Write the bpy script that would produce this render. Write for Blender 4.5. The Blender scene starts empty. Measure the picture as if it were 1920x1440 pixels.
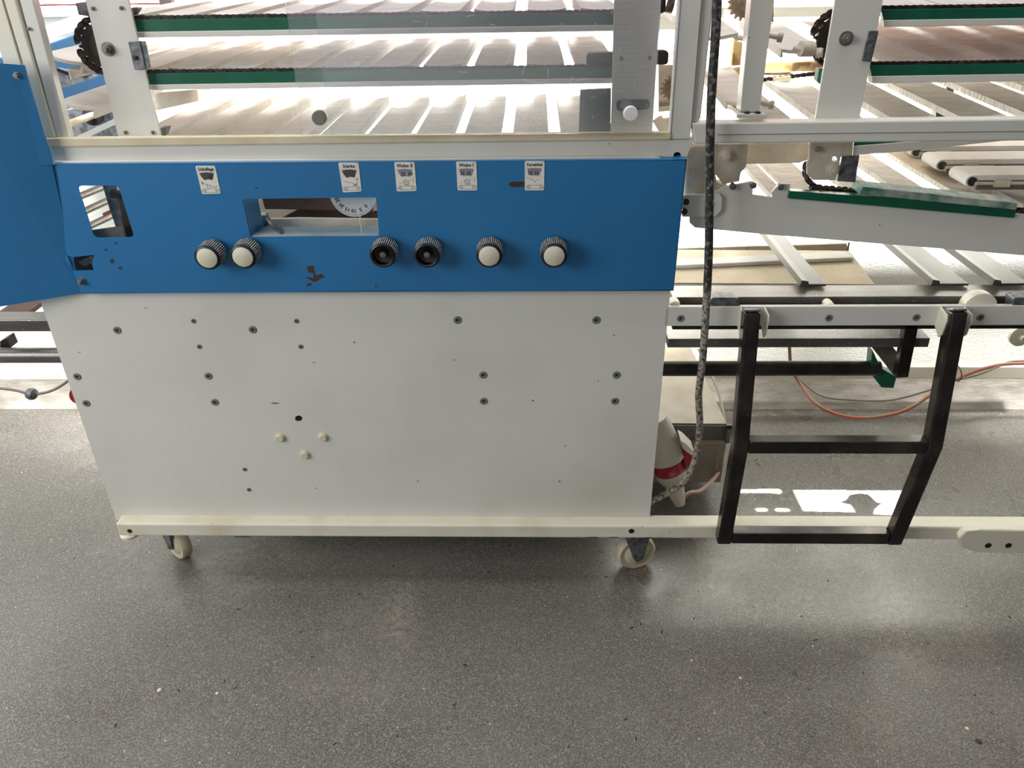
import bpy, bmesh, math, random
from mathutils import Vector, Matrix, Euler
from mathutils.geometry import tessellate_polygon
random.seed(7)
S = bpy.context.scene
COL = S.collection
PI = math.pi

# ---------------------------------------------------------------- camera
F = 1455.0
CAM = Vector((0.0, -1.465, 1.40))
dn = Vector((40, 2550, 1455)).normalized()
yc = Vector((38, -(1455 ** 2 + 1520) / 2550.0, 1455)).normalized()
zc = -dn
xc = yc.cross(zc).normalized()
cam = bpy.data.cameras.new('camera')
cam.sensor_fit = 'HORIZONTAL'; cam.sensor_width = 36; cam.lens = F / 1920 * 36
cam.clip_start = 0.02
camo = bpy.data.objects.new('camera', cam); COL.objects.link(camo)
R3 = Matrix(((xc.x, -xc.y, -xc.z), (yc.x, -yc.y, -yc.z), (zc.x, -zc.y, -zc.z)))
camo.matrix_world = Matrix.Translation(CAM) @ R3.to_4x4()
S.camera = camo

def ray(px, py):
    v = Vector((px - 960, py - 720, F))
    return Vector((xc.dot(v), yc.dot(v), zc.dot(v)))
def P(px, py, Y=0.0):                 # the point of the vertical plane at depth Y
    d = ray(px, py); return CAM + d * ((Y - CAM.y) / d.y)
def PZ(px, py, z=0.0):                # the point at height z
    d = ray(px, py); return CAM + d * ((z - CAM.z) / d.z)

# ---------------------------------------------------------------- world, light, exposure
w = bpy.data.worlds.new('world'); S.world = w; w.use_nodes = True
w.node_tree.nodes['Background'].inputs[0].default_value = (0.93, 0.96, 1.0, 1)
w.node_tree.nodes['Background'].inputs[1].default_value = 0.13
def area(name, loc, target, sx, sy, power, col=(1, 1, 1), spread=180):
    l = bpy.data.lights.new(name, 'AREA'); l.shape = 'RECTANGLE'; l.size = sx; l.size_y = sy
    l.energy = power; l.color = col; l.spread = math.radians(spread)
    o = bpy.data.objects.new(name, l); COL.objects.link(o); o.location = loc
    o.rotation_euler = (Vector(target) - Vector(loc)).to_track_quat('-Z', 'Y').to_euler()
    return o
area('skylight', (-0.9, -0.02, 2.9), (-0.9, -0.02, 0), 4.6, 1.2, 62, (1, 0.985, 0.955))
area('wall_fill_top', (0.1, 0.36, 2.35), (0.1, 0.885, 1.07), 3.2, 0.2, 155, (1, 0.995, 0.975), 44)  # added lamp, out of view, to brighten the back wall
area('wall_fill_left', (-2.7, 0.50, 1.1), (-0.4, 0.80, 0.6), 0.7, 1.5, 15, (0.97, 0.99, 1.0))  # added fill along the wall from the left, out of view
area('wall_fill_right', (2.9, 0.50, 0.9), (1.2, 0.86, 0.5), 0.7, 1.2, 6, (1.0, 1.0, 0.97))  # added fill from the right, lifting the lower wall
area('window_light', (-2.7, -1.9, 1.9), (-0.7, -0.1, 0.5), 1.8, 1.5, 66, (0.96, 0.98, 1.0))
area('room_window', (-0.95, -4.3, 1.15), (-0.95, 0, 1.15), 1.3, 1.3, 7, (0.88, 0.95, 1.0))
# added spot lamp behind the camera, masked to floor patches by the board below
PATCHM = PZ(1560, 940); PATCHD = Vector((0.57, -0.65, 1)).normalized(); PATCHO = PATCHM + PATCHD * 6
sl = bpy.data.lights.new('patch_spot', 'SPOT'); sl.energy = 30000; sl.shadow_soft_size = 0.003; sl.spot_size = math.radians(6.2); sl.spot_blend = 0.02
so = bpy.data.objects.new('patch_spot', sl); COL.objects.link(so); so.location = PATCHO; so.rotation_euler = (-PATCHD).to_track_quat('-Z', 'Y').to_euler()
S.view_settings.view_transform = 'Standard'; S.view_settings.look = 'None'
S.view_settings.gamma = 1; S.view_settings.use_curve_mapping = False
S.view_settings.exposure = 0.0

# ---------------------------------------------------------------- materials
def srgb(r, g, b):
    f = lambda c: (c / 255 / 12.92) if c / 255 <= 0.04045 else ((c / 255 + 0.055) / 1.055) ** 2.4
    return (f(r), f(g), f(b), 1)
def mat(name, col, rough=0.5, metal=0.0, col2=None, nscale=8, lo=0.4, hi=0.7, speck=None, sscale=120, sth=0.72,
        bump=0.0, bscale=200, bd=.002, stretch=(1, 1, 1), coat=0.0, rough2=None):
    m = bpy.data.materials.new(name); m.use_nodes = True
    nt = m.node_tree; N = nt.nodes; L = nt.links
    b = N['Principled BSDF']
    b.inputs['Roughness'].default_value = rough; b.inputs['Metallic'].default_value = metal
    b.inputs['Coat Weight'].default_value = coat
    tc = N.new('ShaderNodeTexCoord'); mp = N.new('ShaderNodeMapping'); mp.inputs['Scale'].default_value = stretch
    L.new(tc.outputs['Object'], mp.inputs['Vector']); V = mp.outputs['Vector']
    def noise(sc, det=4):
        n = N.new('ShaderNodeTexNoise'); n.inputs['Scale'].default_value = sc; n.inputs['Detail'].default_value = det
        L.new(V, n.inputs['Vector']); return n.outputs['Fac']
    def ramp(src, a, c):
        r = N.new('ShaderNodeMapRange'); r.inputs['From Min'].default_value = a; r.inputs['From Max'].default_value = c
        L.new(src, r.inputs['Value']); return r.outputs['Result']
    def mix(fac, a, c):
        x = N.new('ShaderNodeMix'); x.data_type = 'RGBA'
        L.new(fac, x.inputs['Factor'])
        if isinstance(a, tuple): x.inputs['A'].default_value = a
        else: L.new(a, x.inputs['A'])
        if isinstance(c, tuple): x.inputs['B'].default_value = c
        else: L.new(c, x.inputs['B'])
        return x.outputs['Result']
    c = col
    if col2: 
        fac = ramp(noise(nscale, 6), lo, hi); c = mix(fac, col, col2)
        if rough2 is not None:
            rr = N.new('ShaderNodeMapRange'); rr.inputs['To Min'].default_value = rough; rr.inputs['To Max'].default_value = rough2
            L.new(fac, rr.inputs['Value']); L.new(rr.outputs['Result'], b.inputs['Roughness'])
    if speck: c = mix(ramp(noise(sscale, 2), sth, sth + 0.03), c, speck)
    if isinstance(c, tuple): b.inputs['Base Color'].default_value = c
    else: L.new(c, b.inputs['Base Color'])
    if bump:
        bp = N.new('ShaderNodeBump'); bp.inputs['Strength'].default_value = bump; bp.inputs['Distance'].default_value = bd
        L.new(noise(bscale, 3), bp.inputs['Height']); L.new(bp.outputs['Normal'], b.inputs['Normal'])
    return m
M = {}
M['white'] = mat('white_paint', srgb(216, 213, 204), 0.38, col2=srgb(204, 199, 186), nscale=3, lo=.45, hi=.75, speck=srgb(120, 112, 98), sscale=75, sth=.765)
M['cream'] = mat('cream_paint', srgb(222, 216, 196), 0.4, col2=srgb(200, 188, 160), nscale=9, lo=.5, hi=.8, speck=srgb(110, 95, 75), sscale=130, sth=.73)
M['dirty'] = mat('floured_paint', srgb(205, 194, 176), 0.8, col2=srgb(168, 152, 132), nscale=14, lo=.4, hi=.7, bump=.5, bscale=160)
M['ivory'] = mat('ivory_plastic', srgb(214, 202, 172), 0.5, col2=srgb(196, 180, 146), nscale=12, lo=.4, hi=.8)
M['blue'] = mat('blue_paint', srgb(38, 112, 164), 0.36, col2=srgb(36, 104, 152), nscale=2.5, lo=.4, hi=.7, speck=srgb(38, 60, 80), sscale=60, sth=.785)
M['paleblue'] = mat('pale_blue_paint', srgb(150, 192, 214), 0.4)
M['ledge'] = mat('grey_blue_ledge', srgb(150, 164, 172), 0.5, col2=srgb(120, 144, 160), nscale=10)  # paler and greyer than the panel blue, varied by noise
M['darkblue'] = mat('dark_blue_paint', srgb(14, 46, 72), 0.4)
M['green'] = mat('green_plastic', srgb(14, 92, 68), 0.32, col2=srgb(12, 80, 58), nscale=20)
M['greendust'] = mat('green_plastic_floured', srgb(40, 104, 84), 0.6, col2=srgb(180, 182, 172), nscale=30, lo=.35, hi=.7)
M['chain'] = mat('greased_chain', srgb(40, 32, 32), 0.45, .4, col2=srgb(92, 76, 66), nscale=90, lo=.5, hi=.7)
M['steel'] = mat('stainless_steel', srgb(120, 117, 112), 0.34, .5, col2=srgb(88, 83, 78), nscale=5, lo=.35, hi=.75, stretch=(1, 6, 6), speck=srgb(205, 196, 180), sscale=110, sth=.68)
M['dimsteel'] = mat('darkened_stainless_steel', srgb(88, 85, 80), 0.4, .4, col2=srgb(66, 62, 58), nscale=6, lo=.35, hi=.75)  # stainless with its colour darkened against the strong light on the cross bars
M['galv'] = mat('galvanised_steel', srgb(130, 132, 134), 0.5, .6, col2=srgb(90, 92, 94), nscale=70, lo=.4, hi=.6)
M['bolt'] = mat('grey_bolt', srgb(128, 126, 122), 0.45, .5, col2=srgb(80, 76, 70), nscale=80)
M['screw'] = mat('grey_screw', srgb(122, 122, 116), 0.5, .3)
M['darkhole'] = mat('dark_recess', srgb(18, 17, 16), 0.8)
M['black'] = mat('black_steel', srgb(48, 45, 43), 0.24, .6, col2=srgb(84, 78, 70), nscale=12, lo=.45, hi=.75, speck=srgb(120, 112, 98), sscale=190, sth=.72)
M['tube'] = mat('dark_steel_tube', srgb(62, 57, 53), 0.42, .5, col2=srgb(38, 34, 31), nscale=20)
M['slat'] = mat('floured_cloth_slat', srgb(220, 215, 208), 0.9, col2=srgb(202, 196, 187), nscale=9, lo=.4, hi=.7, bump=.9, bscale=150, stretch=(.6, 1.6, 1))
M['slatdusty'] = mat('crusted_flour_slat', srgb(220, 216, 209), 0.95, col2=srgb(200, 193, 184), nscale=14, lo=.35, hi=.7, bump=1.0, bscale=55, stretch=(1, 2, 1), bd=.006)
M['belt'] = mat('white_belt', srgb(232, 232, 230), 0.7, col2=srgb(206, 200, 190), nscale=8)
M['sprocket'] = mat('rusty_sprocket', srgb(150, 132, 112), 0.7, .2, col2=srgb(104, 86, 70), nscale=60)
M['yellow'] = mat('stained_yellow_paint', srgb(200, 176, 122), 0.6, col2=srgb(120, 92, 60), nscale=30, lo=.45, hi=.65)
M['cable'] = mat('floured_black_cable', srgb(36, 34, 33), 0.6, col2=srgb(126, 120, 110), nscale=120, lo=.50, hi=.68, bump=.3)
M['cabledust'] = mat('dusty_black_cable', srgb(44, 41, 39), 0.6, col2=srgb(168, 160, 146), nscale=150, lo=.36, hi=.60, bump=.3)
M['greycable'] = mat('grey_cable', srgb(134, 126, 116), 0.6)
M['orange'] = mat('orange_cable', srgb(168, 92, 70), 0.6, col2=srgb(146, 120, 106), nscale=9, lo=.45, hi=.6)
M['pinkcable'] = mat('pale_cable', srgb(170, 140, 122), 0.6)
M['red'] = mat('red_plastic', srgb(168, 28, 34), 0.4, col2=srgb(200, 150, 146), nscale=26, lo=.5, hi=.7)
M['redpaint'] = mat('red_window_paint', srgb(168, 70, 74), 0.5, col2=srgb(190, 120, 118), nscale=20)
M['plug'] = mat('cream_plug_plastic', srgb(206, 200, 182), 0.45)
M['box'] = mat('grey_beige_cabinet', srgb(160, 150, 134), 0.5, col2=srgb(140, 128, 112), nscale=10)
M['knob'] = mat('black_knob', srgb(16, 18, 22), 0.35)
M['knobrib'] = mat('floured_knob_rib', srgb(188, 186, 180), 0.8, col2=srgb(80, 80, 80), nscale=70, lo=.5, hi=.68)
M['cap'] = mat('cream_knob_cap', srgb(212, 206, 184), 0.45, col2=srgb(190, 184, 164), nscale=40, lo=.5, hi=.8)
M['dial'] = mat('dial_white', srgb(212, 210, 204), 0.5)
M['sticker'] = mat('sticker_white', srgb(224, 220, 208), 0.5, col2=srgb(196, 190, 176), nscale=50, lo=.5, hi=.8)
M['ink'] = mat('black_ink', srgb(22, 22, 24), 0.6)
M['greyink'] = mat('grey_ink', srgb(140, 142, 148), 0.6)
M['darkink'] = mat('dark_grey_ink', srgb(66, 64, 62), 0.6)
M['chip'] = mat('bare_brown_steel', srgb(58, 40, 34), 0.7)
M['wood'] = mat('brown_brush', srgb(92, 70, 60), 0.8, bump=.6, bscale=60, stretch=(1, 20, 20), col2=srgb(60, 44, 38), nscale=30)
M['castor'] = mat('cream_caster_wheel', srgb(202, 192, 166), 0.5, col2=srgb(176, 160, 130), nscale=24)
M['crumb'] = mat('dough_crumb', srgb(214, 202, 172), 0.9)
M['darkcrumb'] = mat('dark_crumb', srgb(46, 40, 36), 0.9)
M['orangecrumb'] = mat('orange_crumb', srgb(200, 110, 40), 0.9)
M['upstand'] = mat('cement_upstand', srgb(172, 166, 156), 0.8, col2=srgb(146, 138, 127), nscale=12, lo=.4, hi=.65, bump=.8, bscale=60, stretch=(1, 1, 3))
M['wall'] = mat('woodchip_wall', srgb(236, 236, 228), 0.6, bump=.7, bscale=110, stretch=(1, 1, 1.8))
M['tray'] = mat('floured_tray', srgb(208, 197, 176), 0.85, col2=srgb(192, 178, 154), nscale=9, lo=.4, hi=.7, speck=srgb(110, 86, 60), sscale=150, sth=.7)

def plexi():
    m = bpy.data.materials.new('scratched_clear_acrylic'); m.use_nodes = True
    nt = m.node_tree; N = nt.nodes; L = nt.links; N.clear()
    out = N.new('ShaderNodeOutputMaterial'); tr = N.new('ShaderNodeBsdfTransparent'); tr.inputs[0].default_value = (.99, .995, 1, 1)
    df = N.new('ShaderNodeBsdfTranslucent'); df.inputs[0].default_value = (.88, .94, 1, 1)
    d2 = N.new('ShaderNodeBsdfDiffuse'); d2.inputs[0].default_value = (.80, .88, 1, 1)
    gl = N.new('ShaderNodeBsdfGlossy'); gl.inputs['Roughness'].default_value = .22
    tc = N.new('ShaderNodeTexCoord')
    mp = N.new('ShaderNodeMapping'); mp.inputs['Scale'].default_value = (2, 1, 30); L.new(tc.outputs['Object'], mp.inputs[0])
    n = N.new('ShaderNodeTexNoise'); n.inputs['Scale'].default_value = 14; n.inputs['Detail'].default_value = 5; L.new(mp.outputs[0], n.inputs[0])
    mr = N.new('ShaderNodeMapRange'); mr.inputs['From Min'].default_value = .3; mr.inputs['From Max'].default_value = .75
    mr.inputs['To Min'].default_value = .06; mr.inputs['To Max'].default_value = .15; L.new(n.outputs['Fac'], mr.inputs[0])
    m0 = N.new('ShaderNodeMixShader'); m0.inputs[0].default_value = .25; L.new(df.outputs[0], m0.inputs[1]); L.new(d2.outputs[0], m0.inputs[2])
    m1 = N.new('ShaderNodeMixShader'); L.new(mr.outputs[0], m1.inputs[0]); L.new(tr.outputs[0], m1.inputs[1]); L.new(m0.outputs[0], m1.inputs[2])
    fr = N.new('ShaderNodeFresnel'); fr.inputs[0].default_value = 1.45
    m2 = N.new('ShaderNodeMixShader'); L.new(fr.outputs[0], m2.inputs[0]); L.new(m1.outputs[0], m2.inputs[1]); L.new(gl.outputs[0], m2.inputs[2])
    L.new(m2.outputs[0], out.inputs[0]); return m
M['plexi'] = plexi()

def floor_mat():
    m = bpy.data.materials.new('speckled_resin_floor'); m.use_nodes = True
    nt = m.node_tree; N = nt.nodes; L = nt.links; b = N['Principled BSDF']
    tc = N.new('ShaderNodeTexCoord'); V = tc.outputs['Object']
    def noise(sc, det=3, vec=V, dis=0):
        n = N.new('ShaderNodeTexNoise'); n.inputs['Scale'].default_value = sc; n.inputs['Detail'].default_value = det
        n.inputs['Distortion'].default_value = dis; L.new(vec, n.inputs['Vector']); return n.outputs['Fac']
    def mr(s, a, c, d=0.0, e=1.0):
        r = N.new('ShaderNodeMapRange'); r.inputs['From Min'].default_value = a; r.inputs['From Max'].default_value = c
        r.inputs['To Min'].default_value = d; r.inputs['To Max'].default_value = e; L.new(s, r.inputs[0]); return r.outputs[0]
    def mix(f, a, c):
        x = N.new('ShaderNodeMix'); x.data_type = 'RGBA'; L.new(f, x.inputs['Factor'])
        for k, v in (('A', a), ('B', c)):
            if isinstance(v, tuple): x.inputs[k].default_value = v
            else: L.new(v, x.inputs[k])
        return x.outputs['Result']
    c = mix(mr(noise(3.0, 6), .35, .7), srgb(107, 103, 96), srgb(95, 90, 83))
    c = mix(mr(noise(330, 2), .50, .66), c, srgb(142, 138, 132))
    c = mix(mr(noise(260, 2), .56, .68, 0, .85), c, srgb(48, 45, 42))
    # flour dust swept over the floor
    dust = N.new('ShaderNodeMath'); dust.operation = 'MULTIPLY'
    L.new(mr(noise(2.2, 8, dis=.8),   .55, .85, 0, .42), dust.inputs[0]); L.new(mr(noise(60, 4), .35, .65), dust.inputs[1])
    c = mix(dust.outputs[0], c, srgb(196, 186, 170))
    c = mix(mr(noise(95, 1), .80, .82), c, srgb(220, 212, 196))
    L.new(c, b.inputs['Base Color'])
    L.new(mr(noise(5, 4), .35, .7, .22, .42), b.inputs['Roughness'])
    b.inputs['Specular IOR Level'].default_value = .55
    bp = N.new('ShaderNodeBump'); bp.inputs['Strength'].default_value = .32; bp.inputs['Distance'].default_value = .0016
    L.new(noise(240, 3), bp.inputs['Height']); L.new(bp.outputs[0], b.inputs['Normal'])
    return m
M['floor'] = floor_mat()

# ---------------------------------------------------------------- mesh helpers
class MB:
    def __init__(s): s.v = []; s.f = []; s.mi = []
    def add(s, vs, fs, mi=0):
        o = len(s.v); s.v += [Vector(v) for v in vs]
        for f in fs: s.f.append([i + o for i in f]); s.mi.append(mi)
        return s
    def box(s, lo, hi, mi=0):
        x0, y0, z0 = lo; x1, y1, z1 = hi
        return s.add([(x0, y0, z0), (x1, y0, z0), (x1, y1, z0), (x0, y1, z0), (x0, y0, z1), (x1, y0, z1), (x1, y1, z1), (x0, y1, z1)],
              [(0, 3, 2, 1), (4, 5, 6, 7), (0, 1, 5, 4), (1, 2, 6, 5), (2, 3, 7, 6), (3, 0, 4, 7)], mi)
    def bar(s, a, b, w, h, up=(0, 0, 1), mi=0):            # rectangular bar between two points
        a = Vector(a); b = Vector(b); d = (b - a).normalized(); u = Vector(up); r = d.cross(u).normalized(); u = r.cross(d)
        vs = []
        for p in (a, b):
            for i, j in ((-1, -1), (1, -1), (1, 1), (-1, 1)): vs.append(p + r * (i * w / 2) + u * (j * h / 2))
        return s.add(vs, [(3, 2, 1, 0), (4, 5, 6, 7), (0, 1, 5, 4), (1, 2, 6, 5), (2, 3, 7, 6), (3, 0, 4, 7)], mi)
    def poly(s, loop, direction, holes=(), mi=0):          # loop of 3D points swept along a vector
        d = Vector(direction); loops = [[Vector(p) for p in loop]] + [[Vector(p) for p in h] for h in holes]
        tri = tessellate_polygon(loops); flat = [p for l in loops for p in l]; n = len(flat)
        fs = []
        nrm = sum(((flat[t[1]] - flat[t[0]]).cross(flat[t[2]] - flat[t[0]]) for t in tri), Vector())
        for t in tri:
            fs.append(tuple(t)); fs.append((t[2] + n, t[1] + n, t[0] + n))
        o = 0
        for l in loops:
            k = len(l)
            for i in range(k):
                a, b = o + i, o + (i + 1) % k; fs.append((a, b, b + n, a + n))
            o += k
        return s.add(flat + [p + d for p in flat], fs, mi)
    def plate(s, pxs, Y, th, holes=(), mi=0):              # a plate standing in the plane at depth Y
        return s.poly([P(x, y, Y) for x, y in pxs], (0, th, 0), [[P(x, y, Y) for x, y in h] for h in holes], mi)
    def cyl(s, a, b, r, seg=20, r2=None, mi=0, cap=True):
        a = Vector(a); b = Vector(b); r2 = r if r2 is None else r2
        q = (b - a).to_track_quat('Z', 'Y'); vs = []
        for p, rr in ((a, r), (b, r2)):
            for i in range(seg):
                t = 2 * PI * i / seg; vs.append(p + q @ Vector((rr * math.cos(t), rr * math.sin(t), 0)))
        fs = [(i, (i + 1) % seg, seg + (i + 1) % seg, seg + i) for i in range(seg)]
        if cap: fs += [tuple(range(seg - 1, -1, -1)), tuple(range(seg, 2 * seg))]
        return s.add(vs, fs, mi)
    def lathe(s, a, axis, prof, seg=24, mi=0):             # prof: (radius, distance along the axis)
        a = Vector(a); q = Vector(axis).normalized().to_track_quat('Z', 'Y'); vs = []; fs = []
        for r, h in prof:
            for i in range(seg):
                t = 2 * PI * i / seg; vs.append(a + q @ Vector((r * math.cos(t), r * math.sin(t), h)))
        for k in range(len(prof) - 1):
            for i in range(seg):
                j = (i + 1) % seg; fs.append((k * seg + i, k * seg + j, (k + 1) * seg + j, (k + 1) * seg + i))
        fs += [tuple(range(seg - 1, -1, -1)), tuple((len(prof) - 1) * seg + i for i in range(seg))]
        return s.add(vs, fs, mi)
    def tube(s, pts, r, seg=10, mi=0, sub=6):
        pts = [Vector(p) for p in pts]; ext = [pts[0] * 2 - pts[1]] + pts + [pts[-1] * 2 - pts[-2]]; path = []
        for i in range(1, len(ext) - 2):
            p0, p1, p2, p3 = ext[i - 1:i + 3]
            for k in range(sub):
                t = k / sub
                path.append(.5 * ((2 * p1) + (p2 - p0) * t + (2 * p0 - 5 * p1 + 4 * p2 - p3) * t * t + (3 * p1 - p0 - 3 * p2 + p3) * t ** 3))
        path.append(pts[-1]); vs = []; fs = []
        n0 = None
        for i, p in enumerate(path):
            d = (path[min(i + 1, len(path) - 1)] - path[max(i - 1, 0)]).normalized()
            if n0 is None: n0 = d.orthogonal().normalized()
            n0 = (n0 - d * n0.dot(d)).normalized(); bb = d.cross(n0)
            for k in range(seg):
                t = 2 * PI * k / seg; vs.append(p + r * (math.cos(t) * n0 + math.sin(t) * bb))
        for i in range(len(path) - 1):
            for k in range(seg):
                j = (k + 1) % seg; fs.append((i * seg + k, i * seg + j, (i + 1) * seg + j, (i + 1) * seg + k))
        fs += [tuple(range(seg - 1, -1, -1)), tuple((len(path) - 1) * seg + k for k in range(seg))]
        return s.add(vs, fs, mi)

WL = {}
def obj(name, mb, m, parent=None, bev=0, smooth=False, label=None, kind=None):
    vs = mb.v; lo = Vector([min(v[i] for v in vs) for i in range(3)]); hi = Vector([max(v[i] for v in vs) for i in range(3)])
    org = Vector(((lo.x + hi.x) / 2, (lo.y + hi.y) / 2, lo.z))
    me = bpy.data.meshes.new(name); me.from_pydata([v - org for v in vs], [], mb.f)
    for mm in (m if isinstance(m, (list, tuple)) else [m]): me.materials.append(M[mm])
    me.polygons.foreach_set('material_index', mb.mi)
    bm = bmesh.new(); bm.from_mesh(me); bmesh.ops.recalc_face_normals(bm, faces=bm.faces); bm.to_mesh(me); bm.free()
    if smooth:
        me.polygons.foreach_set('use_smooth', [True] * len(me.polygons)); me.set_sharp_from_angle(angle=math.radians(40))
    o = bpy.data.objects.new(name, me); COL.objects.link(o)
    if bev:
        b = o.modifiers.new('bevel', 'BEVEL'); b.width = bev; b.segments = 2; b.limit_method = 'ANGLE'; b.angle_limit = math.radians(50)
    WL[o] = org
    if parent: o.parent = parent; o.location = org - WL[parent]
    else: o.location = org
    if label: o['label'] = label
    if kind: o['kind'] = kind
    return o
def thing(name, label, cat, loc, group=None):
    o = bpy.data.objects.new(name, None); COL.objects.link(o); o.location = loc; WL[o] = Vector(loc)
    o.empty_display_size = .1; return tag(o, label, cat, group)
def tag(o, label, cat, group=None, kind=None):
    o['label'] = label; o['category'] = cat
    if group: o['group'] = group
    if kind: o['kind'] = kind
    return o
def dup(src, parent, world):
    c = src.copy(); COL.objects.link(c); c.parent = parent; WL[c] = Vector(world); c.location = Vector(world) - WL[parent]; return c
def structure(name, mb, m, **k): o = obj(name, mb, m, **k); o['kind'] = 'structure'; return o
def screw_mb(px, py, Y, r, head=.0015):
    c = P(px, py, Y); b = MB()
    b.lathe(c, (0, -1, 0), [(r, 0), (r, head * .5), (r * .86, head), (r * .42, head), (r * .36, head * .4)], 20)
    b.cyl(c + Vector((0, -head * .41, 0)), c + Vector((0, -head * .62, 0)), r * .36, 6, mi=1); return b
def hexbolt(px, py, Y, r, parent, m='bolt', washer=True, name='bolt', depth=.009):
    c = P(px, py, Y); b = MB()
    if washer: b.cyl(c, c + Vector((0, -.002, 0)), r * 1.45, 20)
    b.cyl(c + Vector((0, -.0015, 0)), c + Vector((0, -depth, 0)), r, 6)
    b.cyl(c + Vector((0, -depth, 0)), c + Vector((0, -depth * 1.5, 0)), r * .55, 12)
    return obj(name, b, m, parent, bev=.0005)
def circ_px(cx, cy, rx, ry=None, n=16):
    ry = rx if ry is None else ry
    return [(cx + rx * math.cos(2 * PI * i / n), cy + ry * math.sin(2 * PI * i / n)) for i in range(n)]
def text_mb(txt, size, centre, Y, mb, rot=0, mi=0, squash=1.0):      # lettering as thin mesh in a plane facing the camera side
    cu = bpy.data.curves.new('t', 'FONT'); cu.body = txt; cu.size = size; cu.align_x = 'CENTER'; cu.align_y = 'CENTER'; cu.resolution_u = 2
    cu.offset = size * .02
    o = bpy.data.objects.new('t', cu); COL.objects.link(o); bpy.context.view_layer.update()
    me = o.to_mesh(); c, s_ = math.cos(rot), math.sin(rot)
    vs = [(centre[0] + (v.co.x * c * squash - v.co.y * s_), Y, centre[1] + (v.co.x * s_ * squash + v.co.y * c)) for v in me.vertices]
    mb.add(vs, [tuple(p.vertices) for p in me.polygons], mi); o.to_mesh_clear()
    bpy.data.objects.remove(o); bpy.data.curves.remove(cu)
def line_mb(mb, pts, wd, Y, mi=0):                                  # a drawn line (x, z points) as thin strips
    for (x0, z0), (x1, z1) in zip(pts, pts[1:]):
        d = Vector((x1 - x0, z1 - z0)); 
        if d.length < 1e-7: continue
        n = Vector((-d.y, d.x)).normalized() * wd / 2
        mb.add([(x0 + n.x, Y, z0 + n.y), (x1 + n.x, Y, z1 + n.y), (x1 - n.x, Y, z1 - n.y), (x0 - n.x, Y, z0 - n.y)], [(0, 1, 2, 3)], mi)
def ring(cx, cz, r, n=16): return [(cx + r * math.cos(2 * PI * i / n), cz + r * math.sin(2 * PI * i / n)) for i in range(n + 1)]

# ================================================================ setting
WALL = 0.885
structure('floor', MB().box((-4, -4, -.05), (4, WALL + .15, 0)), 'floor')
structure('wall_back', MB().box((-4, WALL, 0), (4, WALL + .15, 1.262)), 'wall')
up = MB()   # coved cement upstand along the foot of the wall
N_ = 60
for i in range(N_):
    x0 = -4 + 8 * i / N_; x1 = x0 + 8 / N_
    up.poly([(x0, WALL - .005, .105), (x0, WALL - .028, .095), (x0, WALL - .04, .03), (x0, WALL - .075, .001), (x0, WALL - .005, .001)], (x1 - x0, 0, 0))
structure('baseboard_back', up, 'upstand', smooth=True)
structure('trim_1', MB().box((-4, WALL - .03, 1.236), (4, WALL + .17, 1.262)), 'white', bev=.003)
structure('trim_2', MB().box((-4, WALL + .02, 1.262), (4, WALL + .09, 1.33)), 'redpaint', bev=.003)
wm = MB()
for i in range(9):
    x = -4 + i
    wm.box((x - .03, WALL + .03, 1.33), (x + .03, WALL + .08, 2.6))
wm.box((-4, WALL + .03, 2.6), (4, WALL + .08, 2.68))
structure('window_1', wm, 'redpaint', bev=.003)

def gobo():      # added board, out of view; its openings shape the spot into floor patches
    c = PATCHM + PATCHD * 3.0; n = PATCHD; X = Vector((1, 0, 0)); X = (X - n * X.dot(n)).normalized(); Yv = n.cross(X)
    def proj(px, py):
        q = PZ(px, py); d = q - PATCHO; return PATCHO + d * ((c - PATCHO).dot(n) / d.dot(n))
    hat = [(1487, 919), (1690, 920), (1706, 924), (1690, 966), (1638, 964), (1640, 956), (1648, 948), (1655, 944), (1644, 942), (1636, 934), (1626, 926), (1608, 925), (1592, 928), (1586, 937), (1574, 942), (1584, 944), (1594, 946), (1600, 954), (1604, 960), (1506, 958)]
    polys = [hat, [(1380, 918), (1462, 917), (1466, 921), (1463, 926), (1440, 924), (1384, 924)], [(1416, 955), (1420, 953), (1436, 953), (1440, 956), (1436, 959), (1420, 959)], [(1452, 956), (1456, 953), (1476, 953), (1482, 956), (1478, 959), (1456, 959)]]
    mb = MB()
    def slat_(x0, y0, x1, y1): mb.poly([proj(x0, y0), proj(x1, y0), proj(x1, y1), proj(x0, y1)], n * .003)
    for y in range(910, 972):
        cuts = []
        for pl in polys:
            xs = []
            for (xa, ya), (xb, yb) in zip(pl, pl[1:] + pl[:1]):
                if (ya <= y + .5) != (yb <= y + .5): xs.append(xa + (xb - xa) * (y + .5 - ya) / (yb - ya))
            xs.sort(); cuts += list(zip(xs[::2], xs[1::2]))
        cuts.sort(); x = 1330
        for a, b in cuts:
            slat_(x, y, a, y + 1); x = b
        slat_(x, y, 1760, y + 1)
    slat_(1050, 700, 2100, 910); slat_(1050, 972, 2100, 1300); slat_(1050, 910, 1330, 972); slat_(1760, 910, 2100, 972)
    structure('patch_gobo', mb, 'white')
def rr(pts, k=.12):    # round the corners of a polygon
    out = []
    n = len(pts)
    for i in range(n):
        a = Vector(pts[i - 1]); p = Vector(pts[i]); b = Vector(pts[(i + 1) % n])
        e = min((a - p).length, (b - p).length) * k
        p0 = p + (a - p).normalized() * e; p1 = p + (b - p).normalized() * e
        for t in (0, .33, .67, 1): out.append(tuple((p0 * (1 - t) ** 2 + p * 2 * t * (1 - t) + p1 * t * t)))
    return out
gobo()

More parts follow.
